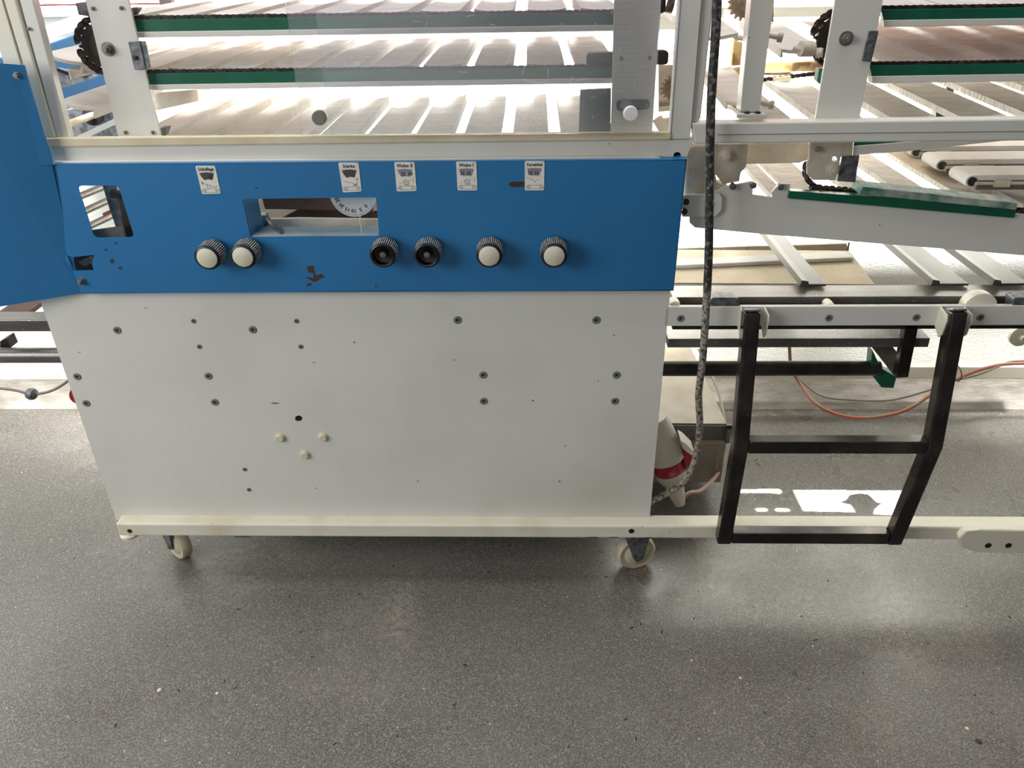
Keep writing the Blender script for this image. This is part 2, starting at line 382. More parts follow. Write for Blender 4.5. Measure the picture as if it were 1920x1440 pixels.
# ================================================================ slat builders
def slat_mesh(Wd, Ln, tilt=0.0, lip=.016, th=.006, sag=.003, nseg=6, m='slat'):
    b = MB(); pr = []
    h = Wd / 2
    for i in range(nseg + 1):
        x = -h + Wd * i / nseg; pr.append((x, -sag * (1 - (x / h) ** 2)))
    loop = [(-h, -lip)] + pr + [(h, -lip)] + [(h - .004, -lip)] + [(x * .93, z - th) for x, z in reversed(pr)] + [(-h + .004, -lip)]
    yn = 10; rows = []
    rnd = random.Random(int(Wd * 1e4 + Ln * 100))
    vs = []; fs = []; k = len(loop)
    for j in range(yn + 1):
        y = Ln * j / yn; dz = rnd.uniform(-.0012, .0012)
        vs += [(x, y, z + tilt * y + (dz if -h < x < h else 0)) for x, z in loop]
    for j in range(yn):
        for i in range(k):
            q = (i + 1) % k; fs.append((j * k + i, j * k + q, (j + 1) * k + q, (j + 1) * k + i))
    b.add(vs, fs)
    n = nseg + 1
    for base in (0, yn * k):       # end caps as strips
        idx = [base + i for i in range(k)]
        top = idx[1:1 + n]; bot = list(reversed(idx[n + 3:n + 3 + n]))
        for i in range(n - 1): b.f.append([top[i], top[i + 1], bot[i + 1], bot[i]]); b.mi.append(0)
        b.f.append([idx[0], idx[1], bot[0], idx[-1]]); b.mi.append(0)
        b.f.append([idx[n + 1], idx[n], bot[-1], idx[n + 2]]); b.mi.append(0)
    return b
def first_slat(parent, at, Wd, Ln, m='slat', **k):
    b = slat_mesh(Wd, Ln, **k); me = bpy.data.meshes.new('slat'); me.from_pydata(b.v, [], b.f); me.materials.append(M[m])
    bm = bmesh.new(); bm.from_mesh(me); bmesh.ops.recalc_face_normals(bm, faces=bm.faces); bm.to_mesh(me); bm.free()
    o = bpy.data.objects.new('slat', me); COL.objects.link(o); o.parent = parent; WL[o] = Vector(at); o.location = Vector(at) - WL[parent]
    return o
def chain_mb(a, b, pitch=.0127, h=.0085, wd=.009):        # roller chain along a straight run
    a = Vector(a); b = Vector(b); d = b - a; n = int(d.length / pitch); u = d.normalized(); mb = MB()
    up_ = Vector((0, 0, 1)); s_ = u.cross(up_).normalized(); up_ = s_.cross(u)
    for i in range(n):
        c = a + u * (i + .5) * pitch; off = wd / 2 * (1 if i % 2 else .65)
        for sg in (-1, 1):
            o_ = c + s_ * off * sg; loop = []
            for t in range(10):
                an = 2 * PI * t / 10; loop.append(o_ + u * (.62 * pitch * math.cos(an) * 1.1) + up_ * (h / 2 * math.sin(an)))
            mb.poly(loop, s_ * .0012)
        mb.cyl(c + u * pitch / 2 - s_ * wd / 2, c + u * pitch / 2 + s_ * wd / 2, .0032, 8)
    return mb
def arc_chain(c, r, a0, a1, Y, wd=.012):
    mb = MB(); n = max(3, int(abs(a1 - a0) * r / .0127)); pts = []
    for i in range(n + 1):
        a = a0 + (a1 - a0) * i / n; pts.append(Vector((c.x + r * math.cos(a), Y, c.z + r * math.sin(a))))
    for i in range(n):
        m_ = chain_mb(pts[i], pts[i + 1] + (pts[i + 1] - pts[i]) * .01, pitch=(pts[i + 1] - pts[i]).length, h=.011, wd=wd if i % 2 else wd * .8)
        mb.add(m_.v, m_.f)
    return mb
def sprocket_mb(c, r, teeth, Y0, Y1, tooth=.006):
    loop = []
    for i in range(teeth):
        for k, rr in ((-.30, r - tooth), (-.10, r), (.10, r), (.30, r - tooth)):
            a = 2 * PI * (i + k) / teeth; loop.append(Vector((c.x + rr * math.cos(a), Y0, c.z + rr * math.sin(a))))
    mb = MB().poly(loop, (0, Y1 - Y0, 0)); mb.cyl((c.x, Y0, c.z), (c.x, Y0 - .008, c.z), r * .45, 20)
    mb.cyl((c.x, Y0 - .008, c.z), (c.x, Y0 - .012, c.z), r * .22, 6); return mb

# ================================================================ 1. dough moulder: the machine with the blue control panel
DM = thing('dough_moulder', 'white floor-standing dough moulder with blue control panel and six knobs', 'machine', P(640, 1000, 0.3) * Vector((1, 0, 0)) + Vector((0, .3, 0)) if False else (-.3, .3, 0))
# white lower panel
holes = [circ_px(560, 785, 7, 6)]
pan = obj('lower_panel', MB().plate([(60, 520), (1259, 520), (1218, 975), (218, 975)], 0, .004, holes), 'white', DM, label='white lower front panel')
first = {}
big = [(220, 619), (474, 618), (858, 600), (1118, 600), (145, 706), (391, 705), (906, 703), (1156, 703), (162, 756), (403, 754), (907, 752), (1153, 752)]
small = [(363, 602), (556, 602), (374, 650), (564, 650), (459, 880), (467, 918)]
for lst, r in ((big, .0088), (small, .0054)):
    src = None
    for x, y in lst:
        if src is None: src = obj('screw', screw_mb(x, y, 0, r), ['screw', 'darkhole'], pan)
        else:
            c = P(x, y, 0); dup(src, pan, (c.x, WL[src].y, c.z - r)).rotation_euler = (0, 0, 0)
for x, y in ((526, 820), (606, 819), (572, 852)):
    c = P(x, y, 0); obj('plastic_plug', MB().lathe(c, (0, -1, 0), [(.0115, 0), (.0112, .003), (.0085, .004), (.0085, .007), (.0075, .008)], 24), 'ivory', pan, smooth=True, label='cream plastic plug')
# small scuffs in the white paint
for x, y, a, b in ((515, 756, 9, 1.6), (588, 680, 3, .9), (999, 751, 2.4, 1.8), (852, 675, 2.4, .9), (273, 578, 3, 1), (1049, 903, 2.2, 1.6), (1060, 836, 1, 2), (783, 902, 2.6, 1)):
    obj('scuff_mark', MB().plate([(x - a, y + b * .3), (x - a * .3, y - b), (x + a, y - b * .2), (x + a * .5, y + b)], -.0004, .0006), 'screw', pan)
obj('shadow_core', MB().box((-.88, .12, .22), (.24, .72, .60)).box((-.88, .06, .60), (.24, .10, .80)), 'screw', DM)  # unseen core added so that the machine casts its floor shadow
obj('rear_panel', MB().box((-.9, .76, .16), (.22, .78, .80)), 'white', DM)
# base rail
rl = [P(216, 985, -.033), P(1975, 1001, -.033)]
zt = P(800, 985, -.033).z; zb = P(800, 1007.5, -.033).z
xl = P(217, 985, -.033).x
rail = MB().box((xl, -.033, zb), (1.6, .010, zt))
obj('base_rail', rail, 'cream', DM, bev=.004)
for x, y, r in ((243, 996, .006), (1184, 996, .0068)):
    c = P(x, y, -.0335); obj('rail_hole', MB().cyl(c, c + Vector((0, .0012, 0)), r, 16), 'darkhole', DM)
for x, y, a in ((455, 1006.6, 16), (560, 1006.8, 5), (1110, 1008, 12), (1150, 1008, 10), (1215, 1009, 9)):
    obj('paint_chip', MB().plate([(x - a, y - .4), (x + a * .4, y - 1.1), (x + a, y - .2), (x + a, y + .6), (x - a, y + .5)], -.0336, .0006), 'chip', DM)
obj('rear_base_rail', MB().box((-.9, .765, .145), (1.6, .80, .19)), 'cream', DM, bev=.003)
# casters
def caster(name, x, y, ang, parent):
    w_ = MB(); c = Vector((x, y, .050)); ax = Vector((math.sin(ang), -math.cos(ang), 0))
    w_.lathe(c - ax * .016, ax, [(.012, -.002), (.030, 0), (.034, .004), (.046, .002), (.050, .008), (.050, .024), (.046, .030), (.034, .028), (.030, .032), (.012, .034)], 32)
    root = obj('caster', MB().box((x - .04, y - .03, zb - .012), (x + .03, y + .03, zb - .002)).cyl((x, y, zb - .022), (x, y, zb - .012), .022, 20), 'galv', parent)
    obj('wheel', w_, 'castor', root, smooth=True)
    f = MB(); d = Vector((math.cos(ang), math.sin(ang), 0))
    for sg in (-1, 1):
        o = c + ax * .022 * sg
        lp = [o + Vector((0, 0, 1)) * (zb - .024 - .05) - d * .045, o + Vector((0, 0, 1)) * (zb - .024 - .05) + d * .030, o + d * .012 - Vector((0, 0, .008)), o - d * .004 - Vector((0, 0, .018)), o - d * .014 - Vector((0, 0, .004))]
        f.poly(lp, ax * .0025 * sg)
    f.bar(c - d * .045 + Vector((0, 0, zb - .074)), c + d * .03 + Vector((0, 0, zb - .074)), .05, .003)
    obj('fork', f, 'galv', root, bev=.0008)
    obj('axle', MB().cyl(c - ax * .026 - Vector((0, 0, .006)), c + ax * .028 - Vector((0, 0, .006)), .005, 10), 'bolt', root)
g = PZ(1190, 1064, 0); caster('c', g.x, .045, math.radians(14), DM)
g = PZ(338, 1046, 0); caster('c', g.x, .075, math.radians(-38), DM)
obj('levelling_foot', MB().lathe(P(252, 1026, .01) * Vector((1, 1, 0)) + Vector((0, 0, .125)), (0, 0, 1), [(.022, 0), (.022, .006), (.008, .012), (.006, .04)], 20), 'cream', DM, smooth=True)
g = PZ(324, 1040, 0)
# blue control panel with openings
YB = -.020
h1 = rr([(145, 348), (222, 348), (252, 445), (177, 446)]); h2 = rr([(455, 373), (705, 370), (711, 441), (471, 444)], .05)
h3 = [(116, 480), (126, 479), (139, 482), (176, 478), (175, 485), (172, 495), (176, 507), (137, 508), (131, 496), (122, 489)]
cp = obj('control_panel', MB().plate([(67, 314), (101, 308), (1288, 299), (1263, 545), (700, 545), (152, 551)], YB, .002, [h1, h2, h3]), 'blue', DM, label='blue sheet steel control panel')
# folded returns at top, right and bottom, and the recess walls of the long window
rt = MB()
a, b = P(101, 308, YB), P(1288, 299, YB); rt.poly([a, b, b + Vector((0, .028, .002)), a + Vector((0, .028, .002))], (0, 0, -.0015))
a, b = P(1287, 301, YB), P(1263, 544, YB); rt.poly([a, b, b + Vector((0, .03, 0)), a + Vector((0, .03, 0))], (-.0015, 0, 0))
a, b = P(152, 550, YB), P(1263, 545, YB); rt.poly([a, b, b + Vector((0, .02, 0)), a + Vector((0, .02, 0))], (0, 0, .0015))
obj('panel_return', rt, 'blue', cp)
rc = MB()
a, b = P(471, 443, YB), P(711, 441, YB); D = Vector((0, .045, .004)); obj('recess_ledge', MB().poly([a, b, b + D, a + D], (0, 0, -.0015)), 'ledge', cp, label='pale grey-blue ledge of the recess')
a, b = P(456, 374, YB), P(471, 443, YB); D = Vector((.012, .045, 0)); rc.poly([a, b, b + D, a + D], (-.0015, 0, 0))
obj('window_recess', rc, 'paleblue' if False else 'blue', cp)
obj('top_edge', MB().plate([(101, 303), (1228, 293), (1245, 299), (101, 310)], YB + .008, .012), 'white', DM, bev=.001)
hexbolt(154, 527, YB, .0058, cp, 'galv'); hexbolt(88, 330, YB, .0048, cp, 'bolt', depth=.002)
c = P(702, 536, YB); obj('screw', screw_mb(702, 536, YB, .0032), ['screw', 'darkhole'], cp)
for pl in ([(575, 500), (588, 498), (590, 512), (593, 517), (602, 513), (609, 520), (600, 522), (594, 527), (588, 529), (573, 520), (582, 520), (588, 522), (587, 512), (578, 511)],
           [(574, 533), (583, 530), (584, 534), (577, 537)],
           [(953, 345), (958, 341), (984, 340), (988, 343), (993, 346), (984, 350), (960, 351), (956, 348)],
           [(195, 467), (200, 466), (200, 470), (196, 470)], [(205, 487), (213, 486), (214, 492), (209, 495)], [(220, 501), (228, 500), (229, 506), (224, 505)],
           [(214, 455), (219, 454), (219, 458), (215, 458)], [(477, 352), (484, 351), (484, 353), (478, 353)]):
    obj('paint_chip', MB().plate(pl, YB - .0004, .0006), 'chip', cp)
# stickers
def sticker(corners, title, nums, wedge, style, lab):
    c = [P(x, y, YB - .0008) for x, y in corners]
    st = obj('sticker', MB().plate(rr(corners, .08), YB - .0008, .0006), 'sticker', DM, label=lab)
    tl, tr_, br, bl = c
    def L(u, v):     # u to the right, v downward, both 0..1
        p = tl.lerp(tr_, u).lerp(bl.lerp(br, u), v); return (p.x, p.z)
    Y = YB - .0012; pr = MB(); W = (tr_ - tl).length
    ctr = L(.5, .12); text_mb(title, .0088, ctr, Y, pr, squash=.82 if len(title) > 8 else 1.0)
    # scale sector
    lp = [L(.12, .26), L(.3, .235), (L(.5, .225)), L(.7, .235), L(.86, .26), L(.78, .40), L(.72, .50), L(.5, .475), L(.30, .50), L(.2, .40)]
    pr.poly([(x, Y, z) for x, z in lp], (0, .0001, 0), mi=wedge)
    if wedge == 1:
        for i in range(9):
            u = .17 + .64 * i / 8; line_mb(pr, [L(u, .245), L(.5 + (u - .5) * .9, .30 if i % 2 else .32)], .0005, Y - .0001)
    for t, u in nums: text_mb(t, .0092, L(u, .40), Y - .0002, pr)
    # little conveyor diagram
    p0 = L(.17, .88); p1 = L(.86, .88); r = .0034
    for p in (p0, p1):
        line_mb(pr, ring(p[0], p[1], r), .0005, Y); line_mb(pr, ring(p[0], p[1], .0006, 8), .0008, Y)
    line_mb(pr, [(p0[0], p0[1] + r), (p1[0], p1[1] + r)], .0005, Y); line_mb(pr, [(p0[0], p0[1] - r), (p1[0], p1[1] - r)], .0005, Y)
    if style == 'arm':
        q = L(.44, .73); line_mb(pr, ring(q[0], q[1], .003), .0005, Y)
        line_mb(pr, [L(.12, .56), L(.22, .62), L(.8, .76), L(.9, .70)], .0006, Y); line_mb(pr, [L(.12, .56), L(.17, .68)], .0005, Y)
        line_mb(pr, [L(.2, .55), L(.1, .64)], .0005, Y)
    elif style == 'blade':
        line_mb(pr, [L(.1, .62), L(.5, .68), L(.74, .76), L(.82, .68)], .0006, Y); line_mb(pr, [L(.6, .79), L(.82, .74)], .001, Y)
        line_mb(pr, [L(.84, .52), L(.84, .66)], .0004, Y); line_mb(pr, [L(.78, .56), L(.92, .56)], .0004, Y)
    elif style == 'roller':
        q = L(.5, .68); line_mb(pr, ring(q[0], q[1], .0046), .0006, Y); line_mb(pr, ring(q[0], q[1], .0012, 8), .0006, Y)
        line_mb(pr, [L(.40, .78), L(.62, .78), L(.64, .74)], .0005, Y); line_mb(pr, [L(.6, .62), L(.86, .62)], .0003, Y)
        line_mb(pr, [L(.88, .54), L(.88, .72)], .0004, Y); line_mb(pr, [L(.15, .74), L(.27, .72)], .0005, Y)
    else:
        line_mb(pr, [L(.08, .55), L(.18, .58), L(.34, .60), L(.5, .66), L(.55, .74)], .0005, Y); line_mb(pr, [L(.6, .62), L(.7, .66)], .0004, Y)
    obj('print', pr, ['ink', 'greyink', 'darkink'], st)
sticker([(366, 311), (403, 311), (414, 363), (379, 364)], 'Schlußlage', [('25', .66)], 2, 'arm', 'sticker lettered Schlußlage with a dark scale')
sticker([(634, 305), (672, 305), (678, 359), (643, 361)], 'Stärke', [], 2, 'blade', 'sticker lettered Stärke with a dark sector')
sticker([(739, 304), (777, 304), (781, 358), (744, 359)], 'Walze II', [('25', .40), ('30', .74)], 1, 'roller', 'sticker lettered Walze II with scale 25 30')
sticker([(855, 303), (893, 303), (895, 357), (858, 357)], 'Walze I', [('20', .28), ('25', .60)], 1, 'roller', 'sticker lettered Walze I with scale 20 25')
sticker([(984, 302), (1021, 302), (1020, 357), (984, 357)], 'Vorwirker', [('20', .28), ('25', .60)], 1, 'plain', 'sticker lettered Vorwirker with scale 20 25')
# knobs
def knob(x, y, r, open_, lab, dirty=1.0):
    LEN = .038
    c = P(x, y, YB - LEN - .004); n = 40; b = MB(); vs = []; fs = []
    prof = []
    for i in range(n):
        for k, rr_ in ((-.34, r * .95), (-.22, r), (.22, r), (.34, r * .95)): prof.append((2 * PI * (i + k) / n, rr_))
    m_ = len(prof); lev = [(0, .90), (.002, .955), (LEN - .003, 1.0), (LEN, .97), (LEN + .003, .8)]
    for h, sc in lev:
        for a, q in prof:
            qq = q if 0 < h < LEN else r * .95
            vs.append((c.x + qq * sc * math.cos(a), c.y + h, c.z + qq * sc * math.sin(a)))
    o = 0
    for l_ in range(len(lev) - 1):
        for i in range(m_):
            j = (i + 1) % m_; b.add([], [], 0); fs.append(((l_ * m_ + i, l_ * m_ + j, (l_ + 1) * m_ + j, (l_ + 1) * m_ + i), 1 if (i % 4 == 1 and l_ == 1) else 0))
    b.v = [Vector(v) for v in vs]; b.f = [list(f) for f, _ in fs]; b.mi = [k for _, k in fs]
    # front ring
    seg = 32
    if open_: pr = [(r * .88, 0), (r * .80, -.001), (r * .72, .001), (r * .70, .014), (r * .30, .016), (r * .28, .006), (r * .12, .006)]
    else: pr = [(r * .88, 0), (r * .80, -.001), (r * .75, .0008)]
    base = len(b.v)
    for q, h in pr:
        for i in range(seg):
            t = 2 * PI * i / seg; b.v.append(Vector((c.x + q * math.cos(t), c.y + h, c.z + q * math.sin(t))))
    for k in range(len(pr) - 1):
        for i in range(seg):
            j = (i + 1) % seg; b.f.append([base + k * seg + i, base + k * seg + j, base + (k + 1) * seg + j, base + (k + 1) * seg + i]); b.mi.append(0)
    kn = obj('control_knob', b, ['knob', 'knobrib'], DM, label=lab)
    if open_: obj('spindle_nut', MB().cyl(c + Vector((0, .004, 0)), c + Vector((0, .014, 0)), r * .22, 12), 'bolt', kn)
    else: obj('knob_cap', MB().lathe(c + Vector((0, .0012, 0)), (0, -1, 0), [(r * .76, 0), (r * .76, .0014), (r * .72, .0022)], 32), 'cap', kn, smooth=True)
    obj('collar', MB().cyl((c.x, YB - .004, c.z), (c.x, YB, c.z), r * .78, 24), 'bolt', kn)
for x, o_, lab in ((388, 0, 'black ribbed knob with a plain cream cap'), (455, 0, 'black ribbed knob with a scribbled cream cap'), (717, 1, 'black ribbed knob with its cap missing'),
                   (800, 1, 'floury ribbed knob with its cap missing'), (917, 0, 'floury ribbed knob with a clean cream cap'), (1039, 0, 'floury ribbed knob with a stained cream cap')):
    knob(x, {388: 484, 455: 482}.get(x, 480), .0262, o_, lab)
# dial and workings seen in the long window
dc = P(661, 364, .03); dl = MB(); R_ = .0455
dl.cyl(dc, dc + Vector((0, .003, 0)), R_, 48)
dial = obj('thickness_dial', dl, 'dial', DM, smooth=True, label='white round dial with upside down scale 0 to 25')
pr = MB(); Y = .0295
for i in range(41):
    a = math.radians(-150 + 3.0 * i); ro = R_ * .95; ri = R_ * (.86 if i % 5 == 0 else .90)
    line_mb(pr, [(dc.x + ro * math.cos(a), dc.z + ro * math.sin(a)), (dc.x + ri * math.cos(a), dc.z + ri * math.sin(a))], .0005, Y)
for t, deg in (('25', -161), ('20', -137), ('15', -114), ('10', -92), ('5', -68), ('0', -45)):
    a = math.radians(deg); text_mb(t, .0105, (dc.x + R_ * .73 * math.cos(a), dc.z + R_ * .73 * math.sin(a)), Y, pr, rot=a - PI / 2 + PI if False else a - PI / 2)
obj('print', pr, ['ink'], dial)
obj('brush_block', MB().plate([(486, 352), (700, 350), (700, 398), (640, 394), (497, 392)], .09, .05), 'wood', DM, label='dark brown layered brush block')
obj('scraper_plate', MB().plate([(470, 412), (560, 410), (720, 412), (720, 428), (470, 430)], .06, .01), 'dirty', DM)
obj('inner_back_plate', MB().plate([(560, 392), (740, 396), (740, 415), (520, 413)], .13, .004), 'wood', DM)
obj('dimming_plate', MB().plate([(440, 330), (760, 330), (760, 470), (440, 470)], .34, .004), 'dirty', DM)  # plate added to dim the bright wall seen through the recess
obj('pivot_block', MB().plate([(474, 404), (498, 404), (500, 428), (476, 428)], .045, .02), 'galv', DM, bev=.001)
lv = MB(); lv.cyl(P(500, 408, .05), P(529, 440, -.01), .0045, 12); obj('lever', lv, 'galv', DM, smooth=True, label='short grey steel lever rod')
obj('twine', MB().tube([P(676, 402, .028), P(674, 414, .0), P(677, 424, -.005), P(678, 438, -.01)], .0010, 6), 'crumb', DM)
# workings seen in the small window
obj('galvanised_bracket', MB().plate([(188, 335), (216, 335), (222, 372), (238, 424), (232, 452), (226, 452), (205, 392)], .03, .02), 'galv', DM, bev=.001)
obj('slotted_bracket', MB().plate([(206, 356), (232, 360), (254, 452), (236, 452), (222, 372), (206, 371)], .02, .006), 'tube', DM, bev=.001)
obj('latch', MB().plate([(204, 361), (226, 362), (226, 372), (206, 371)], .01, .01), 'knob', DM, bev=.001)
for y0, y1, Yq, m_ in ((362, 346, .25, 'steel'), (395, 372, .2, 'steel'), (428, 402, .15, 'steel')):
    obj('cross_rod', MB().cyl(P(130, y0 + 14, Yq), P(260, y1 - 22, Yq + .25), .008, 12), m_, DM, smooth=True)
obj('shade_plate', MB().plate([(110, 470), (190, 470), (190, 520), (110, 520)], .02, .004), 'tube', DM)  # dark plate standing in for the shade behind the ragged opening
obj('grey_link', MB().plate([(146, 492), (172, 480), (178, 490), (160, 500)], .012, .004), 'bolt', DM)
obj('small_bolt_plate', MB().plate([(170, 432), (230, 424), (236, 452), (174, 452)], .0, .004), 'steel', DM)
obj('red_tag', MB().plate([(192, 400), (210, 392), (212, 398), (194, 407)], .12, .004), 'orange', DM)
# beam above the blue panel, ivory sill strip, corner posts
obj('front_beam', MB().plate([(95, 274), (1262, 262), (1268, 262), (1300, 262), (1284, 304), (100, 308)], -.002, .030, [circ_px(1270, 292, 7.5, 7)]), 'white', DM, bev=.002)
obj('hole_liner', MB().cyl(P(1270, 292, .006), P(1270, 292, .012), .012, 16), 'darkhole', DM)
obj('sill_strip', MB().plate([(85, 259), (1256, 248), (1259, 254), (1257, 262), (92, 276), (86, 268)], -.008, .014), 'ivory', DM, bev=.002, label='yellowed ivory plastic strip')
obj('corner_post', MB().plate([(-12, -60), (12, -60), (104, 258), (84, 258)], -.004, .03).plate([(-50, -60), (-14, -60), (40, 125), (8, 125)], -.004, .03), 'cream', DM, bev=.003)
obj('corner_post', MB().plate([(20, -60), (46, -60), (129, 260), (107, 260)], 0, .02), 'white', DM, bev=.002)
hexbolt(55, 54, -.001, .0035, DM, 'bolt', washer=False, name='rivet', depth=.003)
pp = MB().plate([(1281, -60), (1320, -60), (1294, 262), (1257, 262)], -.004, .022)
obj('corner_post', pp, 'white', DM, bev=.003)
pp = MB().plate([(1321, -60), (1345, -60), (1314, 222), (1309, 229), (1296, 229)], .004, .022)
obj('corner_post', pp, 'white', DM, bev=.003)
obj('edge_profile', MB().plate([(1276, -60), (1281, -60), (1258, 250), (1255, 250)], -.006, .016), 'belt', DM, bev=.001)
# sliding acrylic guard
pane = obj('acrylic_guard', MB().plate([(527, -60), (1243, -60), (1226, 250), (567, 254)], -.016, .003), 'plexi', DM, label='scratched clear acrylic sliding guard')
pane2 = obj('acrylic_guard', MB().plate([(581, -60), (1243, -60), (1226, 250), (620, 253)], -.024, .002), 'plexi', DM, label='inner sheet of clear acrylic guard')
for x, y, m_, lb in ((597, 222, 'screw', 'dark grey finger knob'), (1183, 214, 'belt', 'white finger knob')):
    c = P(x, y, -.050); obj('guard_knob', MB().lathe(c, (0, 1, 0), [(.0115, 0), (.0125, .002), (.0125, .012), (.009, .014), (.006, .024)], 28), m_, pane2, smooth=True, label=lb)
sc = MB()
for i in range(46):
    x = random.uniform(600, 1220); y = random.uniform(5, 245); l_ = random.uniform(4, 26); a = random.choice([random.uniform(-.3, .3), random.uniform(1.6, 2.1)])
    p0 = P(x, y, -.0245); p1 = P(x + l_ * math.cos(a), y + l_ * math.sin(a), -.0245)
    line_mb(sc, [(p0.x, p0.z), (p1.x, p1.z)], .0004, -.0245)
obj('scratches', sc, 'belt', pane2, kind='stuff')

# ================================================================ 2. blue side cover at far left
BC = thing('side_cover', 'scratched blue sheet steel cover wrapping the left corner of the machine', 'cover', (P(0, 560, -.03).x, -.02, 0))
ya, yb = -.012, -.075
def slantY(x): return ya + (yb - ya) * max(0, (150 - x)) / 260.0
def cover_pt(x, y): return P(x, y, slantY(x))
mb = MB(); lp = [cover_pt(x, y) for x, y in ((-110, 112), (30, 121), (62, 200), (97, 309), (152, 550), (0, 575), (-110, 592))]
mb.poly(lp, (0, .002, 0)); obj('cover_sheet', mb, 'blue', BC)
obj('cover_flange', MB().poly([cover_pt(30, 121) + Vector((0, -.002, 0)), cover_pt(46, 122) + Vector((0, -.002, 0)), cover_pt(100, 309) + Vector((0, -.002, 0)), cover_pt(74, 309) + Vector((0, -.002, 0))], (0, .003, 0)), 'blue', BC)
c = cover_pt(33, 141); b = MB(); b.cyl(c, c + Vector((0, -.003, 0)), .006, 16).cyl(c + Vector((0, -.003, 0)), c + Vector((0, -.008, 0)), .0045, 6); obj('bolt', b, 'galv', BC)
for pl in ([(0, 400), (18, 401), (38, 398), (46, 401), (30, 406), (10, 409), (0, 408)], [(36, 359), (57, 357), (50, 360), (37, 361)], [(0, 366), (4, 366), (3, 370), (0, 371)], [(14, 362), (20, 361), (19, 366), (15, 366)],
           [(44, 481), (62, 480), (62, 481), (44, 482)], [(0, 520), (3, 521), (2, 525), (0, 525)]):
    obj('paint_chip', MB().poly([cover_pt(*q) + Vector((0, -.0005, 0)) for q in pl], (0, .0008, 0)), 'chip', BC)
# seam
obj('seam', MB().poly([cover_pt(0, 266) + Vector((0, -.0004, 0)), cover_pt(60, 259) + Vector((0, -.0004, 0)), cover_pt(60, 260) + Vector((0, -.0004, 0)), cover_pt(0, 267) + Vector((0, -.0004, 0))], (0, .0008, 0)), 'darkblue', BC)

# ================================================================ 3. upper slat conveyor of the moulder (three tiers)
YS = .085
UC = thing('slat_conveyor', 'three-tier chain conveyor of floured slats behind the acrylic guard', 'conveyor', (-.3, .35, 1.0))
def slope(x, x0, y0): return y0 - .0145 * (x - x0)
def run_rail(parent, x0, x1, ytop, gh, wh, xr, Yf=.07, m='green', xr0=None):
    f = lambda x, y: (x, y - .0145 * (x - xr))
    obj('guide_strip', MB().plate([f(x0, ytop), f(x1, ytop), f(x1, ytop + gh), f(x0 + gh * .25, ytop + gh)], Yf, .014), m, parent, bev=.0008, label='green plastic chain guide')
    obj('rail_bar', MB().plate([f(x0 + gh * .25, ytop + gh), f(x1, ytop + gh), f(x1, ytop + gh + wh), f(x0 + gh * .3, ytop + gh + wh)], Yf - .002, .022), 'white', parent, bev=.001, label='white steel rail bar')
    a = P(x0, ytop - 3, Yf + .009); b = P(x1, ytop - 3 - .0145 * (x1 - x0), Yf + .009); b.z = a.z
    obj('chain', chain_mb(a, b), 'chain', parent, kind='stuff')
run_rail(UC, 250, 1160, 37, 23, 11, 250)
run_rail(UC, 275, 1160, 138, 21, 10, 275)
# rear rails
for py in (31, 131):
    z = P(300, py, YS).z
    obj('rear_rail', MB().box((P(250, py, YS).x, .615, z - .045), (P(1180, py, YS).x, .635, z - .012)), 'white', UC, bev=.001, label='white rear rail bar')
zA, zB = P(300, 30, YS).z + .003, P(300, 131, YS).z + .003
xg = [P(x, 127, YS).x for x in (683.5, 974)]; pitch = (xg[1] - xg[0]) / 3
src = None
def slats(parent, xs, z, Y0, src, Wd, Ln, m, **k):
    for x in xs:
        if src is None: src = first_slat(parent, (x, Y0, z), Wd, Ln, m, **k); c = src
        else: c = dup(src, parent, (x, Y0, z))
        c.rotation_euler = (random.uniform(-.004, .004), random.uniform(-.03, .03), random.uniform(-.006, .006))
    return src
X0 = xg[1] + pitch / 2
srcA = slats(UC, [X0 + pitch * i for i in range(-9, 2)], zB, YS + .006, None, pitch * .73, .49, 'slat', lip=.020, sag=.004)
slats(UC, [X0 + pitch * i + .002 for i in range(-8, 2)], zA, YS + .006, srcA, 0, 0, '')
zC = P(700, 262, YS - .01).z; XC = P(995, 250, YS).x
slats(UC, [XC + pitch * i for i in range(-8, 2)], zC, YS - .01, srcA, 0, 0, '')
# slats turning at the left-hand end
for x, y, ry in ((118, 108, .25), (142, 196, .2)):
    c = P(x, y, YS); o = dup(srcA, UC, (c.x, c.y, c.z)); o.rotation_euler = (0, ry, 0)
# left upright with its bolts and bracket
post = obj('upright', MB().plate([(146, -60), (226, -60), (302, 258), (222, 258)], .055, .006), 'white', UC, bev=.001, label='white flat upright')
hexbolt(203, 92, .055, .0085, post, depth=.011)
for x, y in ((175, 16), (228, 15), (236, 248), (287, 248)): hexbolt(x, y, .055, .0038, post, washer=False, depth=.004)
obj('angle_bracket', MB().plate([(240, 79), (262, 77), (273, 130), (252, 131)], .050, .003).plate([(262, 77), (272, 77), (282, 126), (273, 130)], .052, .003), 'galv', UC, bev=.0008, label='galvanised angle bracket')
hexbolt(255, 108, .05, .0045, UC, 'tube', washer=False, depth=.004)
for pl in ([(141, 6), (160, 4), (165, 31), (147, 28)], [(246, 14), (259, 15), (250, 29), (247, 29)], [(300, 240), (313, 239), (308, 256), (303, 256)]):
    obj('spacer_block', MB().plate(pl, .07, .02), 'galv', UC, bev=.001)
sc_ = P(190, 88, .085); rs = (P(190, 31, .085).z - P(190, 135, .085).z) / 2
obj('sprocket', sprocket_mb(Vector((sc_.x + .004, 0, (zA + zB) / 2 - .006)), rs - .004, 18, .080, .090), 'tube', UC)
obj('turning_chain', arc_chain(Vector((sc_.x + .004, 0, (zA + zB) / 2 - .006)), rs, PI / 2, 3 * PI / 2, .085), 'chain', UC, kind='stuff')
